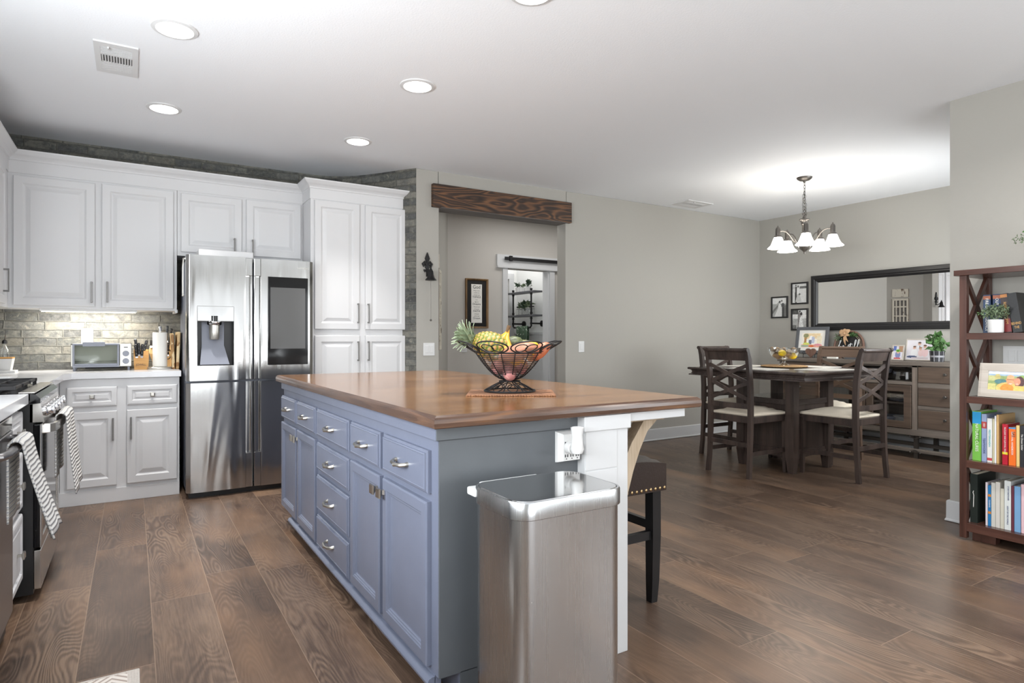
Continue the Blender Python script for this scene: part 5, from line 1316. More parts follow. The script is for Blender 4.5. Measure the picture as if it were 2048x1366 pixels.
for y in (SY0 + .05, 3.06, 3.98, SY1 - .05):
    mb.box(SX0 + .02, y - .018, .0, SX0 + .05, y + .018, .225); mb.box(SX1 - .05, y - .018, 0, SX1 - .02, y + .018, .225)
    for z in (.08, .195): 
        mb.bar((SX0 + .012, y - .045, z + .02 * (1 if z > .1 else -1)), (SX0 + .012, y, z), .014, .01, up=(1, 0, 0)); mb.bar((SX0 + .012, y + .045, z + .02 * (1 if z > .1 else -1)), (SX0 + .012, y, z), .014, .01, up=(1, 0, 0))
        for s_ in (-1, 1): mb.sphere((SX0 + .008, y + s_ * .045, z + .02 * (1 if z > .1 else -1)), .009, n=8)
mb.build('metal_supports', 'bronze', t)
mb = MB(); mb.box(SX0 + .01, SY0 + .02, .06, SX0 + .045, SY1 - .02, .095, .003); mb.box(SX1 - .06, SY0 + .02, .06, SX1 - .02, SY1 - .02, .095, .003); mb.build('foot_rail', 'rustic_y', t)
# dishes in the sideboard
def dish(name, prof, c, mat, label, cat, group=None, n=24):
    mb = MB(T(*c)); mb.lathe(prof, n=n); return tag(mb.build(name, mat, None, True, loc=c), label, cat, group)
PL = [(.05, 0), (.07, .004), (.12, .014), (.125, .016), (.12, .018), (.07, .008), (.001, .006)]
for k in range(7): dish('plate', PL, (6.66, 3.25, .531 + k * .010), 'plastic_grey', 'grey plate in the stack behind the glass door', 'plate', 'plates in the sideboard')
for k in range(3): dish('serving_bowl', [(.04, 0), (.06, .004), (.115, .05), (.12, .055), (.11, .052), (.055, .01), (.001, .008)], (6.66, 3.22, .286 + k * .022), 'plastic_white', 'white bowl nested low behind the glass door', 'bowl', 'white bowls in the sideboard')
dish('mixing_bowl', [(.04, 0), (.07, .006), (.13, .07), (.14, .09), (.13, .088), (.065, .012), (.001, .01)], (6.68, 3.40, .286), 'plastic_grey', 'wide grey bowl left of the white bowls in the sideboard', 'bowl')
for lb, y in (('stemmed glass behind the left glass door', 3.66), ('stemmed glass next to the door stile of the sideboard', 3.56)): dish('wine_glass', [(.03, 0), (.004, .008), (.004, .07), (.03, .1), (.035, .14), (.03, .17), (.028, .17), (.032, .14), (.001, .08)], (6.6, y, .531), 'bowl_glass', lb, 'glass', 'glasses in the sideboard', 16)
mb = MB(T(6.66, 3.22, .746)); 
for j in range(16): pass
mb.lathe([(.12, 0), (.125, .01), (.118, .09), (.10, .115), (.02, .12), (.012, .13), (.001, .135)], n=16, cap0=False); tag(mb.build('cake_dome', 'bowl_glass', None, False, loc=(6.66, 3.22, .746)), 'ribbed glass cake dome on the open sideboard shelf', 'cake dome')
dish('glass_platter', [(.05, 0), (.06, .05), (.14, .07), (.15, .11), (.14, .108), (.05, .06), (.001, .055)], (6.66, 3.52, .746), 'plastic_grey', 'wide grey footed platter on the open sideboard shelf', 'platter')
dish('glass_platter', [(.05, 0), (.06, .02), (.14, .04), (.15, .07), (.14, .068), (.05, .03), (.001, .025)], (6.66, 3.83, .746), 'bowl_glass', 'low clear platter at the left of the open sideboard shelf', 'platter')

# ------------------------------------------------------------------ mirror and wall photos
t = thing('wall_mirror', 'wide black-framed mirror on the dining wall above the sideboard', 'mirror', (6.95, 3.6, 1.58))
my0, my1, mz0, mz1 = 2.78, 4.43, 1.265, 1.915
Mm = face_neg_x(6.968, 0)
mb = MB(Mm); rs = []
for ins, d in ((0, 0), (0, .03), (.006, .036), (.040, .036), (.050, .028), (.060, .028), (.070, .018), (.082, .012)):
    rs.append([(-my1 + ins, -d, mz0 + ins), (-my0 - ins, -d, mz0 + ins), (-my0 - ins, -d, mz1 - ins), (-my1 + ins, -d, mz1 - ins)])
mb.rings(rs, True, False, False); mb.build('frame', 'black_frame', t)
mb = MB(Mm); mb.box(-my1 + .07, -.011, mz0 + .07, -my0 - .07, -.006, mz1 - .07); mb.build('mirror_pane', 'mirror_glass', t)
def photo(name, label, M, w, h, fw, fmat, bgfn, layers, nx=44, ny=56, fd=.015, mat_w=0.0, cat='picture', nz=0.0, group=None, loc=None, easel=False):
    """framed print: local x-z, front -Y, lower left corner at the origin of M"""
    loc = loc or tuple(M @ Vector((w / 2, 0, 0)))
    t = thing(name, label, cat, loc, group)
    mb = MB(M); rs = []
    for ins, d in ((0, 0), (0, fd), (fw * .3, fd + .002), (fw, fd), (fw, .004)): rs.append([(ins, -d, ins), (w - ins, -d, ins), (w - ins, -d, h - ins), (ins, -d, h - ins)])
    mb.rings(rs, True, True, False); mb.build('frame', fmat, t)
    if mat_w: mb = MB(M); mb.box(fw * .9, -.006, fw * .9, w - fw * .9, -.004, h - fw * .9); mb.build('mount', 'paper_white', t)
    q = fw + mat_w
    paint(w - 2 * q, h - 2 * q, nx, ny, layers, M @ T(q, -.0068, q), t, 'print', bgfn, nz=nz)
    if easel: mb = MB(M); mb.bar((w / 2, 0, h * .7), (w / 2, h * .32, 0.002), .03, .004, up=(1, 0, 0)); mb.build('easel_back', 'black_satin', t)
    return t
Mw = lambda y, z, ins=0: face_neg_x(6.968, 0) @ T(-y, 0, z)
sky = lambda u, v: (226, 226, 224) if v > .68 else (168, 168, 166)
photo('wedding_photo', 'black and white photo of a veiled bride and groom, leftmost of the three small frames', Mw(4.985, 1.425), .235, .272, .018, 'black_frame', sky,
      [('t', .55, 0, .62, .42, .06, (218, 218, 216)), ('l', .0, .25, .48, .72, .085, (120, 120, 118)), ('l', .0, .38, .46, .74, .045, (168, 168, 166)), ('r', .66, 0, .82, .55, (70, 70, 70)), ('e', .74, .6, .12, .12, (84, 84, 84)), ('e', .52, .80, .06, .055, (60, 60, 60)), ('e', .66, .84, .05, .055, (110, 108, 106)), ('r', .83, 0, 1, .60, (120, 120, 118)), ('t', .50, .5, .70, .10, .05, (226, 226, 224))], cat='photo frame', nz=10)
photo('wedding_photo', 'black and white photo of a couple by water, upper of the two stacked small frames', Mw(4.705, 1.588), .225, .268, .018, 'black_frame', lambda u, v: (214, 214, 212) if v < .75 or v > .86 else ((110, 110, 108) if u > .5 else (196, 196, 194)),
      [('l', .24, .05, .25, .80, .065, (66, 66, 66)), ('e', .24, .92, .05, .045, (90, 88, 86)), ('t', .42, .05, .5, .22, .06, (190, 190, 188)), ('t', .38, .45, .80, .08, .05, (228, 228, 226)), ('e', .40, .87, .05, .05, (70, 70, 70)), ('e', .50, .45, .07, .05, (90, 90, 88))], cat='photo frame', nz=10)
photo('wedding_photo', 'black and white photo of an embracing couple, lower of the two stacked small frames', Mw(4.705, 1.268), .225, .266, .018, 'black_frame', lambda u, v: (90, 90, 88) if (v > .78 and u < .42) else ((220, 220, 218) if v > .55 else (170, 170, 168)),
      [('l', .48, .1, .48, .78, .10, (130, 126, 124)), ('e', .52, .93, .07, .05, (50, 50, 50)), ('e', .62, .80, .08, .09, (64, 62, 62)), ('t', .60, 0, .62, .18, .08, (222, 222, 220)), ('r', 0, 0, .25, .2, (110, 110, 108))], cat='photo frame', nz=26)

# ------------------------------------------------------------------ things on the sideboard
ZS = .946
Mlean = lambda y, x, a=-9: face_neg_x(x, 0) @ T(-y, 0, ZS) @ RX(math.radians(a))
photo('picture_frame', 'grey frame with a watercolour of a house leaning on the sideboard', Mlean(4.52, 6.76, -9) @ T(0, 0, .045), .40, .315, .036, 'grey_frame', lambda u, v: (244, 238, 226),
      [('r', .1, .62, .9, .98, (238, 214, 170)), ('r', .75, .3, .97, .8, (236, 224, 196)), ('l', .18, .35, .2, .85, .06, (182, 140, 90)), ('e', .2, .82, .13, .14, (150, 150, 110)), ('t', .46, .30, .82, .17, .05, (250, 250, 250)), ('r', .50, .30, .62, .74, (190, 196, 216)), ('r', .36, .22, .48, .52, (120, 124, 140)), ('r', 0, .02, 1, .20, (226, 160, 140)), ('r', 0, .06, .35, .16, (140, 190, 170)), ('e', .24, .26, .16, .08, (214, 226, 110)), ('e', .8, .2, .18, .07, (222, 150, 160)), ('e', .5, .10, .12, .07, (220, 110, 60))], mat_w=.035, fd=.018, nz=14)
t = thing('plate_easel', 'black scrolled iron easel holding the grey framed watercolour', 'easel', (6.70, 4.27, ZS))
mb = MB()
for y in (4.20, 4.34):
    mb.tube([(6.66 + .02 * math.cos(a), y, ZS + .055 + .018 * math.sin(a)) for a in [k * PI / 6 for k in range(9)]], .003, 6)
    mb.tube([(6.65, y, ZS + .003), (6.648, y, ZS + .03), (6.66, y, ZS + .045), (6.74, y, ZS + .045), (6.83, y, ZS + .004)], .0035, 6)
mb.tube([(6.70, 4.20, ZS + .045), (6.70, 4.34, ZS + .045)], .003, 6); mb.build('scrolls', 'black_iron', t, True)
def heart(name, label, y, x, w):
    P = []
    for k in range(36):
        a = 2 * PI * k / 36; P.append((w * .5 * math.sin(a) ** 3 * 1.05, w * (.42 * math.cos(a) - .16 * math.cos(2 * a) - .06 * math.cos(3 * a) - .03 * math.cos(4 * a)) + w * .52))
    mb = MB(face_neg_x(x, 0) @ T(-y, 0, ZS + .002)); mb.prism(P, -.009, .009, 'xz'); o = mb.build(name, 'heart_wood', None, loc=(x, y, ZS)); tag(o, label, 'ornament')
heart('wooden_heart', 'brown wooden heart standing between the easel and chair back on the sideboard', 4.215, 6.60, .12)
heart('wooden_heart', 'brown wooden heart peeking above the right-hand chair back', 3.60, 6.62, .12)
t = thing('wooden_sign', 'round black sign reading be still with burlap bow on the sideboard', 'sign', (6.86, 3.945, ZS))
Msn = face_neg_x(6.90, 0) @ T(-3.945, 0, 1.085) @ RX(math.radians(-8)); R_ = .178
mb = MB(Msn); mb.lathe([(R_ * .86, 0), (R_ * .86, .006), (.001, .006)], n=48, M=RX(PI / 2)); mb.build('board', 'black_frame', t, True)
mb = MB(Msn); mb.tube([(R_ * .93 * math.cos(a), -.004, R_ * .93 * math.sin(a)) for a in [k * 2 * PI / 48 for k in range(48)]], .013, 8, True); mb.build('hoop', 'heart_wood', t, True)
mb = MB(Msn)
for rr in (.80, .72):
    for a0, a1 in ((-60, 62), (150, 262)) if rr > .75 else ((-30, 66), (152, 225)):
        mb.tube([(R_ * rr * math.cos(math.radians(a)), -.008, R_ * rr * math.sin(math.radians(a))) for a in [a0 + (a1 - a0) * k / 20 for k in range(21)]], .0016, 5)
mb.build('painted_rings', 'oak_bracket', t, True)
def cursive(strokes, sc, M, parent, th, mat='plastic_white'):
    mb = MB(M)
    for st in strokes:
        P = [Vector((x * sc, -.008, z * sc)) for x, z in st]; Q = []
        for i in range(len(P) - 1):
            p0, p1, p2, p3 = P[max(i - 1, 0)], P[i], P[i + 1], P[min(i + 2, len(P) - 1)]
            for k in range(5):
                s_ = k / 5; Q.append(.5 * ((2 * p1) + (p2 - p0) * s_ + (2 * p0 - 5 * p1 + 4 * p2 - p3) * s_ ** 2 + (3 * p1 - p0 - 3 * p2 + p3) * s_ ** 3))
        Q.append(P[-1]); mb.tube([tuple(q) for q in Q], th, 6)
    mb.build('lettering', mat, parent, True)
ST = [
 [(-.60, .02), (-.50, .22), (-.36, .52), (-.32, .64), (-.38, .62), (-.42, .40), (-.44, .12), (-.38, .02), (-.28, .06), (-.26, .18), (-.34, .22), (-.40, .12)],
 [(-.26, .12), (-.16, .14), (-.10, .22), (-.14, .28), (-.20, .20), (-.16, .06), (-.06, .08), (.0, .16)],
 [(.05, .04), (.16, .16), (.22, .34), (.20, .26), (.26, .12), (.20, .0), (.10, .02)],
 [(.24, .08), (.32, .30), (.36, .46), (.34, .20), (.36, .04), (.42, .08), (.47, .22), (.48, .06), (.54, .10)], [(.24, .36), (.48, .40)], [(.475, .31), (.485, .33)],
 [(.54, .10), (.66, .36), (.72, .62), (.68, .68), (.63, .50), (.62, .12), (.68, .04), (.76, .14)], [(.76, .14), (.88, .42), (.93, .66), (.88, .70), (.84, .50), (.83, .10), (.90, .02), (1.02, .14)]]
cursive([[(x - .22, z) for x, z in st] for st in ST], .165, Msn @ T(0, -.002, -.045), t, .0036)
mb = MB(Msn @ T(-.045, -.02, .135)); rnd = random.Random(5)
for a, L, w in ((2.6, .075, .03), (.7, .07, .03), (1.7, .06, .028), (3.6, .06, .02), (-.3, .06, .02), (-1.45, .13, .014), (-1.15, .10, .012)):
    d = Vector((math.cos(a), 0, math.sin(a))); n_ = Vector((-math.sin(a), 0, math.cos(a)))
    r0 = [(d * L * s_ + n_ * w * math.sin(PI * min(1, s_ * .8 + .12)) * q + Vector((0, -.02 * math.sin(PI * s_), 0))) for s_ in (0, .35, .7, 1) for q in (-1, 1)]
    V = [mb.v(p) for p in r0]
    for k in range(3): mb.f([V[2 * k], V[2 * k + 1], V[2 * k + 3], V[2 * k + 2]])
mb.sphere((0, -.01, 0), .016); mb.build('burlap_bow', 'burlap', t, True)
def leaves(M, n, spread, size, mat, parent, seed=1, name='foliage', centre=(0, 0, 0), stems=True, vertical=0.0, elong=2.0):
    mb = MB(M); rnd = random.Random(seed)
    for k in range(n):
        while True:
            p = Vector((rnd.uniform(-1, 1), rnd.uniform(-1, 1), rnd.uniform(-1, 1)))
            if p.length < 1: break
        p = Vector((p.x * spread[0], p.y * spread[1], p.z * spread[2])) + Vector(centre)
        d = Vector((rnd.gauss(0, 1), rnd.gauss(0, 1), rnd.gauss(vertical, 1))).normalized(); n_ = d.orthogonal().normalized(); n_.rotate(Matrix.Rotation(rnd.random() * 6.28, 3, d)); s_ = size * rnd.uniform(.6, 1.2); w = s_ / elong
        m_ = d.cross(n_) * s_ * .15
        a, b_, c, e = p, p + d * s_ * .5 + n_ * w * .5 + m_, p + d * s_, p + d * s_ * .5 - n_ * w * .5 + m_
        mid_ = p + d * s_ * .5
        V = [mb.v(q) for q in (a, b_, c, e, mid_)]
        mb.f([V[0], V[1], V[4]]); mb.f([V[1], V[2], V[4]]); mb.f([V[2], V[3], V[4]]); mb.f([V[3], V[0], V[4]])
    return mb.build(name, mat, parent)
leaves(Msn @ T(-.12, -.02, .095), 70, (.05, .015, .04), .026, 'leaf_sage', t, 3, 'greenery'); leaves(Msn @ T(.045, -.02, .125), 70, (.06, .015, .03), .026, 'leaf_green', t, 4, 'greenery')
b = MB(); b.box(6.56, 3.89, ZS, 6.60, 4.00, ZS + .045, .003); tag(b.build('sign_block', 'paper_white', None, loc=(6.58, 3.95, ZS)), 'small white block seen under the far chair rail on the sideboard', 'block')
t = thing('card_stand', 'low black wire stand seen under the far chair rail on the sideboard', 'stand', (6.60, 3.76, ZS))
mb = MB(); mb.tube([(6.60, 3.68, ZS + .003), (6.60, 3.68, ZS + .045), (6.60, 3.84, ZS + .045), (6.60, 3.84, ZS + .003)], .003, 6); mb.build('wire', 'black_iron', t, True)
mb = MB(); mb.box(6.61, 3.69, ZS, 6.622, 3.83, ZS + .04); mb.build('panel', 'grey_frame', t)
photo('photo_frame', 'small white-framed snapshot of a child in a green hat on the sideboard', Mlean(3.375, 6.68, -12), .115, .158, .012, 'frame_whitewash', lambda u, v: (206, 204, 214),
      [('r', 0, .65, .3, 1, (90, 110, 170)), ('r', .55, .55, 1, 1, (168, 130, 104)), ('e', .5, .35, .28, .30, (120, 128, 170)), ('e', .52, .55, .16, .12, (214, 176, 150)), ('e', .5, .66, .24, .10, (110, 170, 60)), ('r', .1, 0, .8, .12, (190, 90, 90))], nx=24, ny=30, fd=.01, cat='photo frame', easel=True)
photo('photo_frame', 'wide pale-framed portrait of four children on the sideboard', Mlean(3.275, 6.74, -12), .262, .222, .010, 'frame_whitewash', lambda u, v: (224, 220, 226),
      [('e', .30, .34, .13, .20, (232, 232, 236)), ('e', .30, .60, .06, .075, (216, 176, 156)), ('e', .30, .66, .06, .04, (110, 80, 64)), ('e', .22, .14, .2, .06, (70, 84, 120)), ('e', .48, .60, .09, .14, (226, 226, 234)), ('e', .48, .80, .06, .075, (214, 174, 154)), ('e', .48, .86, .065, .04, (70, 54, 46)),
       ('e', .56, .34, .11, .18, (236, 206, 206)), ('e', .53, .54, .055, .07, (218, 178, 160)), ('e', .53, .60, .06, .035, (170, 120, 80)), ('e', .72, .36, .12, .22, (236, 204, 206)), ('e', .70, .66, .06, .075, (214, 172, 152)), ('e', .70, .72, .065, .045, (110, 76, 60)), ('r', .2, .04, .85, .12, (206, 196, 200))], nx=56, ny=48, fd=.01, cat='photo frame', easel=True)
b = MB(); b.box(6.80, 2.98, ZS, 6.86, 3.10, ZS + .105, .003); tag(b.build('black_box', 'black_satin', None, loc=(6.83, 3.04, ZS)), 'small black box behind the leafy potted plant', 'box')
t = thing('potted_plant', 'leafy green plant in a black checked pot on the sideboard end', 'potted plant', (6.62, 2.925, ZS))
mb = MB(T(6.62, 2.925, ZS)); mb.lathe([(.052, 0), (.056, .004), (.062, .10), (.066, .105), (.060, .105), (.055, .09)], n=28, cap1=True, uv=True); mb.build('pot', 'checked_pot', t, True)
leaves(T(6.62, 2.925, ZS + .185), 80, (.055, .06, .085), .075, 'leaf_green', t, 9, 'leaves', vertical=.2, elong=1.35)
mb = MB(T(6.62, 2.925, ZS + .09)); rnd = random.Random(3)
for k in range(9): a = rnd.random() * 6.28; mb.tube([(0, 0, 0), (.02 * math.cos(a), .02 * math.sin(a), .06), (.05 * math.cos(a), .05 * math.sin(a), .14)], .0022, 5)
mb.build('stems', 'leaf_green', t)

# ------------------------------------------------------------------ bell, hall art
t = thing('hanging_bell', 'dark iron fleur-de-lis bell with a long pull chain beside the opening', 'bell', (2.27, 5.16, 1.75))
Mf = face_neg_y(2.272, 5.163, 0)
mb = MB(Mf); mb.prism([(-.011, 1.80), (-.009, 1.86), (-.023, 1.895), (0, 1.95), (.023, 1.895), (.009, 1.86), (.011, 1.80)], -.014, 0, 'xz')
for s_ in (-1, 1):
    mb.tube([(s_ * .004, -.008, 1.80), (s_ * .008, -.008, 1.84), (s_ * .028, -.008, 1.865), (s_ * .045, -.008, 1.845), (s_ * .036, -.008, 1.825), (s_ * .026, -.008, 1.838)], .0105, 8)
    mb.tube([(s_ * .004, -.008, 1.82), (s_ * .010, -.008, 1.79), (s_ * .026, -.008, 1.775), (s_ * .032, -.008, 1.795)], .008, 8)
mb.box(-.022, -.016, 1.808, .022, 0, 1.822, .003); mb.box(-.010, -.012, 1.73, .010, 0, 1.81, .003); mb.build('bracket_plate', 'black_iron', t, True)
mb = MB(Mf); mb.tube([(0, -.008, 1.745), (0, -.03, 1.735), (0, -.055, 1.75), (0, -.075, 1.775), (0, -.085, 1.80)], .006, 8); mb.sphere((0, -.085, 1.805), .008); mb.build('arm', 'black_iron', t, True)
mb = MB(Mf @ T(0, -.085, 0)); mb.lathe([(.006, 1.80), (.014, 1.785), (.022, 1.77), (.026, 1.74), (.034, 1.715), (.050, 1.697), (.052, 1.692), (.001, 1.70)][::-1], n=24); mb.build('bell', 'black_iron', t, True)
mb = MB(Mf @ T(0, -.085, 0)); mb.tube([(0, 0, 1.70), (.001, 0, 1.52), (0, 0, 1.34)], .0022, 6); mb.sphere((0, 0, 1.335), .010); mb.build('pull_chain', 'bronze', t, True)
Mn = T(2.39, 5.30, 0) @ RZ(math.atan2(1.2, .73))      # hall diagonal wall, its face is local -Y
t = thing('wall_decor', 'distressed wooden window-shaped wall hanging on the angled hallway wall', 'wall decor', tuple(Mn @ Vector((.34, 0, 1.35))))
mb = MB(Mn); mb.frame(.22, 1.06, .46, 1.85, .03, -.034, -.001)
for x in (.29, .345, .40): mb.box(x - .010, -.031, 1.08, x + .010, -.002, 1.83, .001)
for z in (1.20, 1.36, 1.54, 1.70): mb.box(.24, -.029, z, .44, -.003, z + .022, .001)
mb.build('frame', 'peeling_wood', t)
mb = MB(Mn); mb.box(.225, -.012, 1.065, .455, -.002, 1.845); mb.build('backing', 'grey_board', t)
mb = MB(Mn); mb.box(.214, -.036, 1.055, .2195, 0, 1.855, .001); mb.build('side_edge', 'brown_peeling_wood', t)
t = thing('wall_sign', 'small carved distressed sign directly above the window-shaped hallway hanging', 'wall decor', tuple(Mn @ Vector((.34, 0, 1.75))))
mb = MB(Mn); mb.box(.22, -.012, 1.88, .46, -.001, 2.02, .002); mb.build('board', 'peeling_wood', t)
mb = MB(Mn); mb.box(.214, -.013, 1.878, .2195, 0, 2.022, .001); mb.build('side_edge', 'brown_peeling_wood', t)
t = thing('framed_verse', 'tall bronze-framed verse print beginning God on the hallway wall', 'framed print', (3.495, 6.49, 1.59))
M_ = face_neg_y(3.345, 6.50, 1.29)
mb = MB(M_); w, h = .30, .59; rs = []
for ins, d in ((0, 0), (0, .035), (.008, .035), (.016, .028), (.022, .015)): rs.append([(ins, -d, ins), (w - ins, -d, ins), (w - ins, -d, h - ins), (ins, -d, h - ins)])
mb.rings(rs, True, True, False); mb.build('frame', 'frame_bronze', t)
mb = MB(M_); mb.box(.018, -.012, .018, w - .018, -.008, h - .018); mb.build('mount', 'black_frame', t)
mb = MB(M_); mb.box(.078, -.0145, .065, w - .078, -.012, h - .065); mb.build('print', 'paper_white', t)
y = h - .10
for s_, sz in (('God', .050), ('Bring us such', .0135), ('comfort in a', .0135), ('moment and', .0135), ('THINGS', .028), ('are a', .013), ('light we', .014), ('Dreams', .030), ('They are part', .0135), ('of my soul', .0135), ('FAITH', .030), ('is the part', .0135), ('of the road', .0135), ('Dream', .030)):
    text_obj(s_, sz * 1.15, M_ @ T(w / 2, -.0148, y), 'slot_dark', t); y -= .0195 + sz * .45

# ------------------------------------------------------------------ laundry shelf
t = thing('pipe_shelf', 'two-tier black pipe and board shelf on the far white wall', 'shelf', (4.65, 7.15, 1.3))
XW = 4.75
yA, yB = 7.38, 6.92
for z in (1.795, 1.475): mb = MB(); mb.box(4.52, 6.80, z - .012, 4.66, 7.50, z + .012, .002); mb.build('board', 'grey_frame', t)
for y in (yA, yB):
    mb = MB(); mb.tube([(4.56, y, 1.83), (4.56, y, 1.335), (4.56, y - (.03 if y == yA else -.03), 1.315)], .012, 10)
    for z in (1.83, 1.77, 1.51, 1.44, 1.37): mb.cyl((4.56, y, z - .012), .017, .024, 12)
    mb.tube([(4.56, y, 1.37), (4.74, y, 1.37)], .011, 8); mb.cyl((4.728, y, 1.37), .042, .02, 20, 'x'); mb.build('pipe_bracket', 'black_iron', t, True)
mb = MB(); mb.tube([(4.56, yA - .02, 1.315), (4.56, yB + .02, 1.315)], .011, 8); mb.build('towel_rail', 'black_iron', t, True)
b = MB(); N = 20; rs = []
for i in range(N + 1):
    u = i / N; yy = 7.27 - .27 * u; f_ = .006 * math.sin(u * 14)
    rs.append([(4.545 + f_, yy, 1.10), (4.545 + f_, yy, 1.32), (4.56, yy, 1.332), (4.575 - f_ * .3, yy, 1.32), (4.575 - f_ * .3, yy, 1.12)])
b.rings(rs, False); o = b.build('hand_towel', 'green_dotted_cloth', None, True, loc=(4.56, 7.13, 1.32)); o.modifiers.new('t', 'SOLIDIFY').thickness = .006; tag(o, 'green towel with white dots hanging from the pipe rail', 'towel')
def pot_small(c, label, pm, lm, s=1.0, spiky=True, seed=1):
    t = thing('succulent_pot', label, 'potted plant', c, 'little plants on the pipe shelf')
    mb = MB(T(*c)); mb.lathe([(.024 * s, 0), (.030 * s, .004), (.033 * s, .06 * s), (.028 * s, .06 * s), (.026 * s, .05 * s)], n=16, cap1=True); mb.build('pot', pm, t, True)
    leaves(T(c[0], c[1], c[2] + .085 * s), 40, (.02 * s, .02 * s, .02 * s), .05 * s, lm, t, seed, 'leaves', vertical=1.0, elong=4.0 if spiky else 2.0)
pot_small((4.59, 7.30, 1.808), 'spiky green succulent in a white pot, left on the top pipe shelf', 'plastic_white', 'leaf_dark', 1.1, True, 1)
pot_small((4.59, 7.16, 1.808), 'pale thin succulent in a white pot, middle of the top pipe shelf', 'plastic_white', 'leaf_sage', .9, True, 2)
pot_small((4.59, 7.03, 1.808), 'round dark succulent in a white pot, right on the top pipe shelf', 'plastic_white', 'leaf_dark', 1.2, False, 3)
pot_small((4.59, 7.12, 1.488), 'bushy dark plant in the middle of the wire crate on the lower shelf', 'bowl_glass', 'leaf_dark', 1.5, False, 4)
pot_small((4.59, 7.21, 1.488), 'pale green plant at the left of the wire crate on the lower shelf', 'bowl_glass', 'leaf_sage', 1.4, False, 5)
pot_small((4.59, 7.02, 1.488), 'pale green plant at the right of the wire crate on the lower shelf', 'bowl_glass', 'leaf_sage', 1.4, False, 6)
t = thing('wire_crate', 'small black wire crate with handles holding plants on the lower pipe shelf', 'crate', (4.59, 7.12, 1.488))
mb = MB()
for z in (1.49, 1.57): mb.tube([(4.54, 6.96, z), (4.64, 6.96, z), (4.64, 7.27, z), (4.54, 7.27, z)], .002, 5, True)
for k in range(14): y = 6.96 + .31 * k / 13; mb.tube([(4.54, y, 1.49), (4.54, y, 1.57)], .0013, 4); mb.tube([(4.64, y, 1.49), (4.64, y, 1.57)], .0013, 4)
mb.build('wire_frame', 'black_iron', t)
for y in (6.96, 7.27): mb = MB(); mb.cyl((4.55, y, 1.60), .008, .08, 10, 'x'); mb.tube([(4.56, y, 1.57), (4.56, y, 1.60)], .002, 4); mb.build('handle', 'black_satin', t, True)

# ------------------------------------------------------------------ bookcase
KX0, KX1, KY1, KY0 = 4.125, 4.465, 1.705, .62
t = thing('bookcase', 'reddish-brown bookcase with crossed side slats against the near right wall', 'bookcase', (4.3, 1.16, 0))
W_ = 'red_brown_wood'
mb = MB(); mb.box(KX0 - .02, KY0 - .02, 1.540, KX1 + .005, KY1 + .022, 1.572, .002); mb.build('top', 'red_brown_shelf', t)
for nm, y0, y1 in (('a', KY1 - .035, KY1), ('b', KY0, KY0 + .035)):
    for x0, x1 in ((KX0, KX0 + .035), (KX1 - .035, KX1)): mb = MB(); mb.box(x0, y0, .012 if x0 > 4.3 else .014, x1, y1, 1.54, .001); mb.build('post', W_, t)
SHZ = [(1.168, 1.206), (.800, .838), (.425, .467), (.055, .103)]
for z0, z1 in SHZ: mb = MB(); mb.box(KX0 + .002, KY0 + .035, z0, KX1 - .002, KY1 - .035, z1, .001); mb.build('shelf', 'red_brown_shelf', t)
for za, zb in ((1.206, 1.54), (.838, 1.168), (.467, .80), (.103, .425)):
    for yy in (KY1 - .018, KY0 + .018):
        mb = MB(); mb.bar((KX0 + .03, yy, za), (KX1 - .03, yy, zb), .028, .018, up=(0, 1, 0)); mb.bar((KX0 + .03, yy, zb), (KX1 - .03, yy, za), .028, .017, up=(0, 1, 0)); mb.build('cross_slats', W_, t)
mb = MB(); mb.box(KX0 + .05, KY1 - .16, 0, KX0 + .11, KY1 - .045, .055, .002); mb.box(KX1 - .09, KY1 - .16, 0, KX1 - .04, KY1 - .045, .055, .002); mb.box(KX0 + .05, KY0 + .045, 0, KX0 + .11, KY0 + .16, .055, .002); mb.box(KX1 - .09, KY0 + .045, 0, KX1 - .04, KY0 + .16, .055, .002); mb.build('plinth_feet', W_, t)
plain('page_block', (216, 208, 190), .9)
BC = {}
def book(ya, yb, z, h, depth, rgb, label, x=4.17, lean=0.0, title=None, tcol='paper_white', tsize=.014, tz=.55, bands=(), group='books', title2=None):
    """spine faces -X; ya > yb (screen left to right)"""
    key = 'cover_%d_%d_%d' % rgb
    if key not in MATS: plain(key, rgb, .4)
    loc = (x, (ya + yb) / 2, z); t = thing('book', label, 'book', loc, group)
    w = ya - yb; M_ = T(x, ya, z) @ RZ(-PI / 2)                    # local x -> -Y, spine at local y=0, depth +y -> +X
    if lean: M_ = T(x, ya, z) @ RX(lean) @ RZ(-PI / 2)
    c = .0018
    mb = MB(M_); mb.prism([(0, 0), (w, 0), (w, depth), (w - c, depth), (w - c, c), (c, c), (c, depth), (0, depth)], 0, h, 'xy'); mb.build('cover', key, t)
    mb = MB(M_); mb.box(c, c, .003, w - c, depth - .004, h - .003); mb.build('pages', 'page_block', t)
    for z0, z1, rgb2 in bands:
        k2 = 'band_%d_%d_%d' % rgb2
        if k2 not in MATS: plain(k2, rgb2, .4)
        mb = MB(M_); mb.box(-.0001, -.0006, z0 * h, w + .0001, .0003, z1 * h); mb.build('spine_band', k2, t)
    if title: text_obj(title, tsize, M_ @ T(w * .5, -.0011, h * tz) @ RY(PI / 2), tcol, t)
    if title2: text_obj(title2[0], title2[1], M_ @ T(w * title2[2], -.0011, h * title2[3]) @ RY(PI / 2), title2[4], t)
    return t
plain('ink_teal', (60, 176, 180), .6); plain('ink_blue', (60, 70, 120), .6); plain('ink_gold', (196, 152, 90), .5); plain('ink_red', (200, 60, 60), .6)
G3 = 'books on the third shelf'; zz = .4675
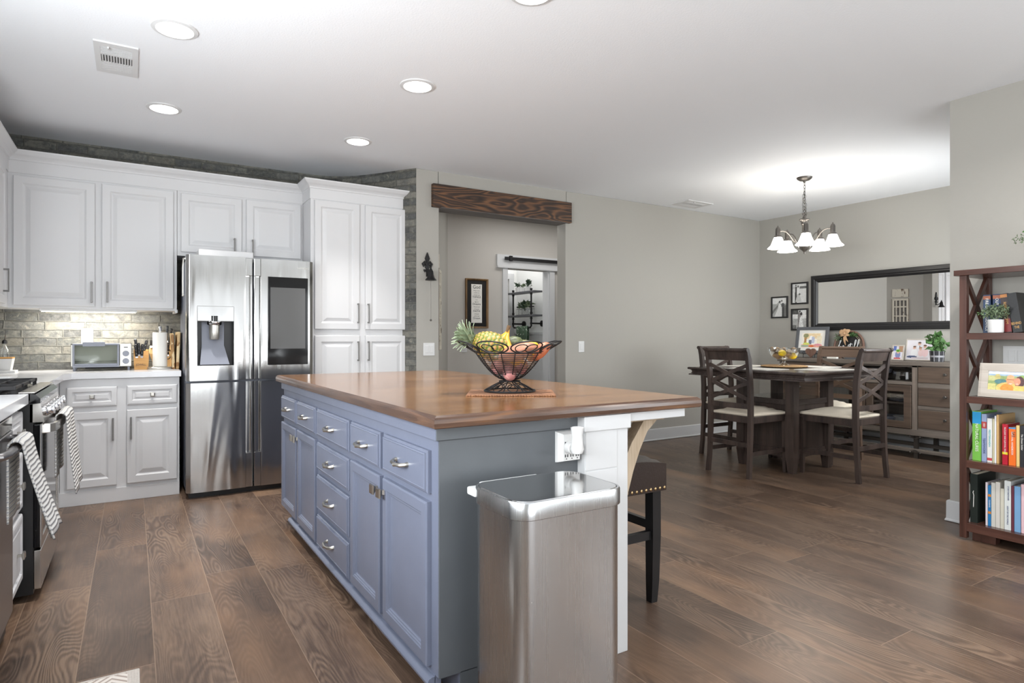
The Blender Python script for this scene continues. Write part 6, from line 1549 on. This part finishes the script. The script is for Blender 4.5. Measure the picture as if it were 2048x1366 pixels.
book(1.657, 1.614, zz, .284, .21, (122, 190, 78), 'thick green book titled Natural Cures, leftmost on the third shelf', title='NATURAL CURES', tsize=.021, tz=.47, bands=((.75, .99, (40, 150, 206)),), group=G3, title2=('Prescription for', .011, .76, .5, 'leaf_green'))
book(1.611, 1.587, zz, .272, .20, (150, 164, 196), 'pale blue book with a red band, second on the third shelf', title='TEAMWORK', tsize=.016, tz=.33, tcol='ink_blue', bands=((.70, .84, (176, 66, 62)),), group=G3, title2=('1001', .013, .5, .77, 'paper_white'))
book(1.584, 1.561, zz, .250, .18, (228, 226, 222), 'white book lettered Mediterranean in teal on the third shelf', title='MEDITERRANEAN', tsize=.0125, tz=.55, tcol='ink_teal', bands=((.04, .10, (196, 70, 76)),), group=G3)
book(1.559, 1.549, zz, .250, .18, (196, 190, 160), 'thin cream book beside the white Mediterranean book', group=G3)
book(1.548, 1.541, zz, .268, .19, (236, 236, 238), 'very thin white booklet left of the tall tan magazine', group=G3)
book(1.539, 1.529, zz, .275, .22, (206, 168, 112), 'tall thin tan cookbook with a brown cover facing the room', group=G3)
book(1.512, 1.487, zz, .226, .16, (182, 24, 48), 'red book titled Nuclear War Survival Skills on the third shelf', title='NUCLEAR WAR SURVIVAL SKILLS', tsize=.010, tz=.60, bands=((.25, .31, (226, 206, 40)),), group=G3)
book(1.482, 1.450, zz, .212, .16, (236, 112, 34), 'orange book titled SAS Survival Handbook on the third shelf', title='SURVIVAL HANDBOOK', tsize=.0125, tz=.58, group=G3, title2=('SAS', .020, .66, .82, 'slot_dark'), bands=((.96, 1.0, (80, 140, 190)),))
book(1.447, 1.433, zz, .226, .16, (228, 196, 128), 'pale yellow book right of the orange survival handbook', group=G3)
book(1.430, 1.413, zz, .226, .16, (44, 44, 48), 'black book with white lettering beside the pale yellow book', title='The Chosen Soldier', tsize=.011, tz=.6, group=G3)
book(1.410, 1.380, zz, .245, .18, (64, 60, 76), 'dark violet book at the right edge of the third shelf', bands=((.1, .7, (220, 214, 204)),), group=G3)
G4 = 'books on the bottom shelf'; zz = .1035; ln = math.radians(2.5)
book(1.668, 1.632, zz, .282, .24, (30, 38, 34), 'tall dark green album, leftmost on the bottom shelf', group=G4)
al = [o for o in C.objects if o.get('label', '').startswith('tall dark green album')][0]
mb = MB(T(4.17, 1.668, .1035) @ RZ(-PI / 2)); mb.tube([(.016, -.001, .09), (.018, -.001, .16), (.014, -.001, .175), (.017, -.001, .185)], .0016, 5); mb.build('spine_emblem', 'paper_white', al)
def lbook(ya, yb, h, dp, rgb, label, **kw): return book(ya, yb, zz, h, dp, rgb, label, group=G4, **kw)
lbook(1.592, 1.582, .246, .17, (220, 210, 216), 'thin white-lilac book right of the tall dark album')
lbook(1.580, 1.566, .232, .17, (36, 120, 180), 'thin blue paperback with orange squares on the bottom shelf', bands=((.30, .36, (206, 130, 50)), (.72, .78, (206, 130, 50))), title='COOKING', tsize=.009)
lbook(1.564, 1.545, .250, .18, (206, 204, 196), 'cream soft-cover workbook, first of the three pale ones')
lbook(1.543, 1.523, .258, .18, (212, 208, 200), 'cream soft-cover workbook, middle of the three pale ones')
lbook(1.521, 1.504, .226, .18, (206, 202, 186), 'shorter cream book with faint lettering before the white book')
lbook(1.502, 1.472, .274, .20, (218, 222, 220), 'white speckled book with blue lettering on the bottom shelf', title='LIGHT OF THE WORLD', tsize=.010, tcol='ink_blue', tz=.3, title2=('STORY SKETCHES', .010, .6, .75, 'ink_blue'))
lbook(1.470, 1.458, .250, .20, (104, 52, 66), 'thin maroon hardback beside the sky-blue book')
lbook(1.456, 1.428, .252, .20, (120, 164, 204), 'sky-blue hardback on the bottom shelf')
lbook(1.425, 1.403, .268, .20, (226, 190, 196), 'pink hardback at the right edge of the bottom shelf')
lbook(1.400, 1.375, .24, .20, (70, 150, 206), 'bright blue book past the pink one on the bottom shelf')
G1 = 'novels on the top shelf'; zz = 1.2065
book(1.619, 1.583, zz, .220, .15, (46, 66, 96), 'navy novel, leftmost on the top shelf', x=4.21, title='FIRE OF VENGEANCE', tsize=.020, tz=.48, group=G1, bands=((.88, .97, (170, 100, 70)),))
book(1.572, 1.532, zz, .222, .15, (40, 58, 92), 'navy novel behind the white plant pot on the top shelf', x=4.21, title='OUT OF DARKNESS', tsize=.020, tz=.5, group=G1, bands=((.88, .97, (170, 100, 70)),))
book(1.511, 1.477, zz, .222, .15, (52, 40, 40), 'dark leaning novel right of the white plant pot', x=4.20, lean=math.radians(-6), title='RISING STORM', tsize=.019, tz=.5, tcol='ink_gold', group=G1, bands=((.90, .98, (196, 130, 70)), (.02, .35, (120, 40, 40))))
book(1.468, 1.425, zz, .222, .15, (28, 28, 30), 'black leaning novel lettered Behind the at the right edge', x=4.19, lean=math.radians(-8), group=G1, title2=None)
text_obj('BEHIND', .020, T(4.186, 1.425, 1.256) @ RZ(-PI / 2) @ RY(-math.radians(0)), 'ink_gold', bpy.context.scene.objects['book'] if False else t, name='lettering') if False else None
bk = [o for o in C.objects if o.get('label', '').startswith('black leaning novel')][0]
for s_, z_ in (('BEHIND', .050), ('THE', .028)): text_obj(s_, .021, T(4.19, 1.468, zz) @ RX(math.radians(-8)) @ RZ(-PI / 2) @ T(.021, -.0012, z_), 'ink_gold', bk, stretch=.62)
t = thing('potted_plant', 'small grey-green bushy plant in a white pot on the top bookcase shelf', 'potted plant', (4.165, 1.541, 1.206))
mb = MB(T(4.165, 1.541, 1.2065)); mb.lathe([(.034, 0), (.037, .003), (.038, .072), (.036, .075), (.032, .07)], n=28, cap1=True); mb.build('pot', 'plastic_white', t, True)
leaves(T(4.165, 1.541, 1.325), 420, (.05, .068, .042), .017, 'leaf_sage', t, 12, 'foliage', elong=1.6); leaves(T(4.165, 1.60, 1.315), 24, (.02, .035, .018), .015, 'leaf_green', t, 13, 'sprigs', elong=1.6)
t = thing('potted_plant', 'trailing green plant on top of the bookcase at the right edge', 'potted plant', (4.30, 1.36, 1.573))
mb = MB(T(4.30, 1.34, 1.573)); mb.lathe([(.05, 0), (.06, .004), (.068, .12), (.06, .12)], n=24, cap1=True); mb.build('pot', 'plastic_white', t, True)
leaves(T(4.30, 1.36, 1.75), 260, (.09, .10, .055), .022, 'leaf_green', t, 15, 'foliage', elong=1.7); leaves(T(4.29, 1.47, 1.74), 36, (.03, .04, .02), .018, 'leaf_sage', t, 16, 'sprigs', elong=1.8)
Mk = T(4.175, 1.628, .8385) @ RZ(-PI / 2) @ RX(math.radians(-10))
photo('photo_frame', 'pale wood frame with a photo of a smiling couple outdoors on the second shelf', Mk, .262, .195, .044, 'frame_whitewash', lambda u, v: (238, 240, 244) if v > .86 else ((160, 184, 206) if v > .76 else (150, 168, 110)),
      [('r', 0, .5, .2, .76, (196, 196, 140)), ('e', .25, .7, .08, .16, (196, 184, 120)), ('e', .35, .45, .18, .14, (86, 130, 130)), ('r', 0, .0, .2, .32, (206, 200, 130)), ('e', .9, .62, .12, .2, (150, 180, 100)), ('e', .52, .12, .30, .30, (236, 190, 110)), ('e', .52, .10, .18, .26, (230, 150, 66)), ('e', .60, .55, .115, .25, (226, 160, 116)), ('e', .60, .72, .10, .10, (238, 176, 130)), ('l', .52, .56, .68, .56, .012, (120, 84, 70)), ('e', .61, .36, .04, .02, (240, 230, 220)),
       ('e', .84, .46, .13, .30, (92, 60, 62)), ('e', .78, .48, .085, .20, (220, 150, 120)), ('e', .78, .36, .03, .016, (240, 230, 220)), ('r', .70, .0, .96, .26, (234, 198, 110))], nx=70, ny=44, fd=.014, cat='photo frame', nz=14, easel=False)

for o in bpy.data.objects:
    if '_o' in o: del o['_o']
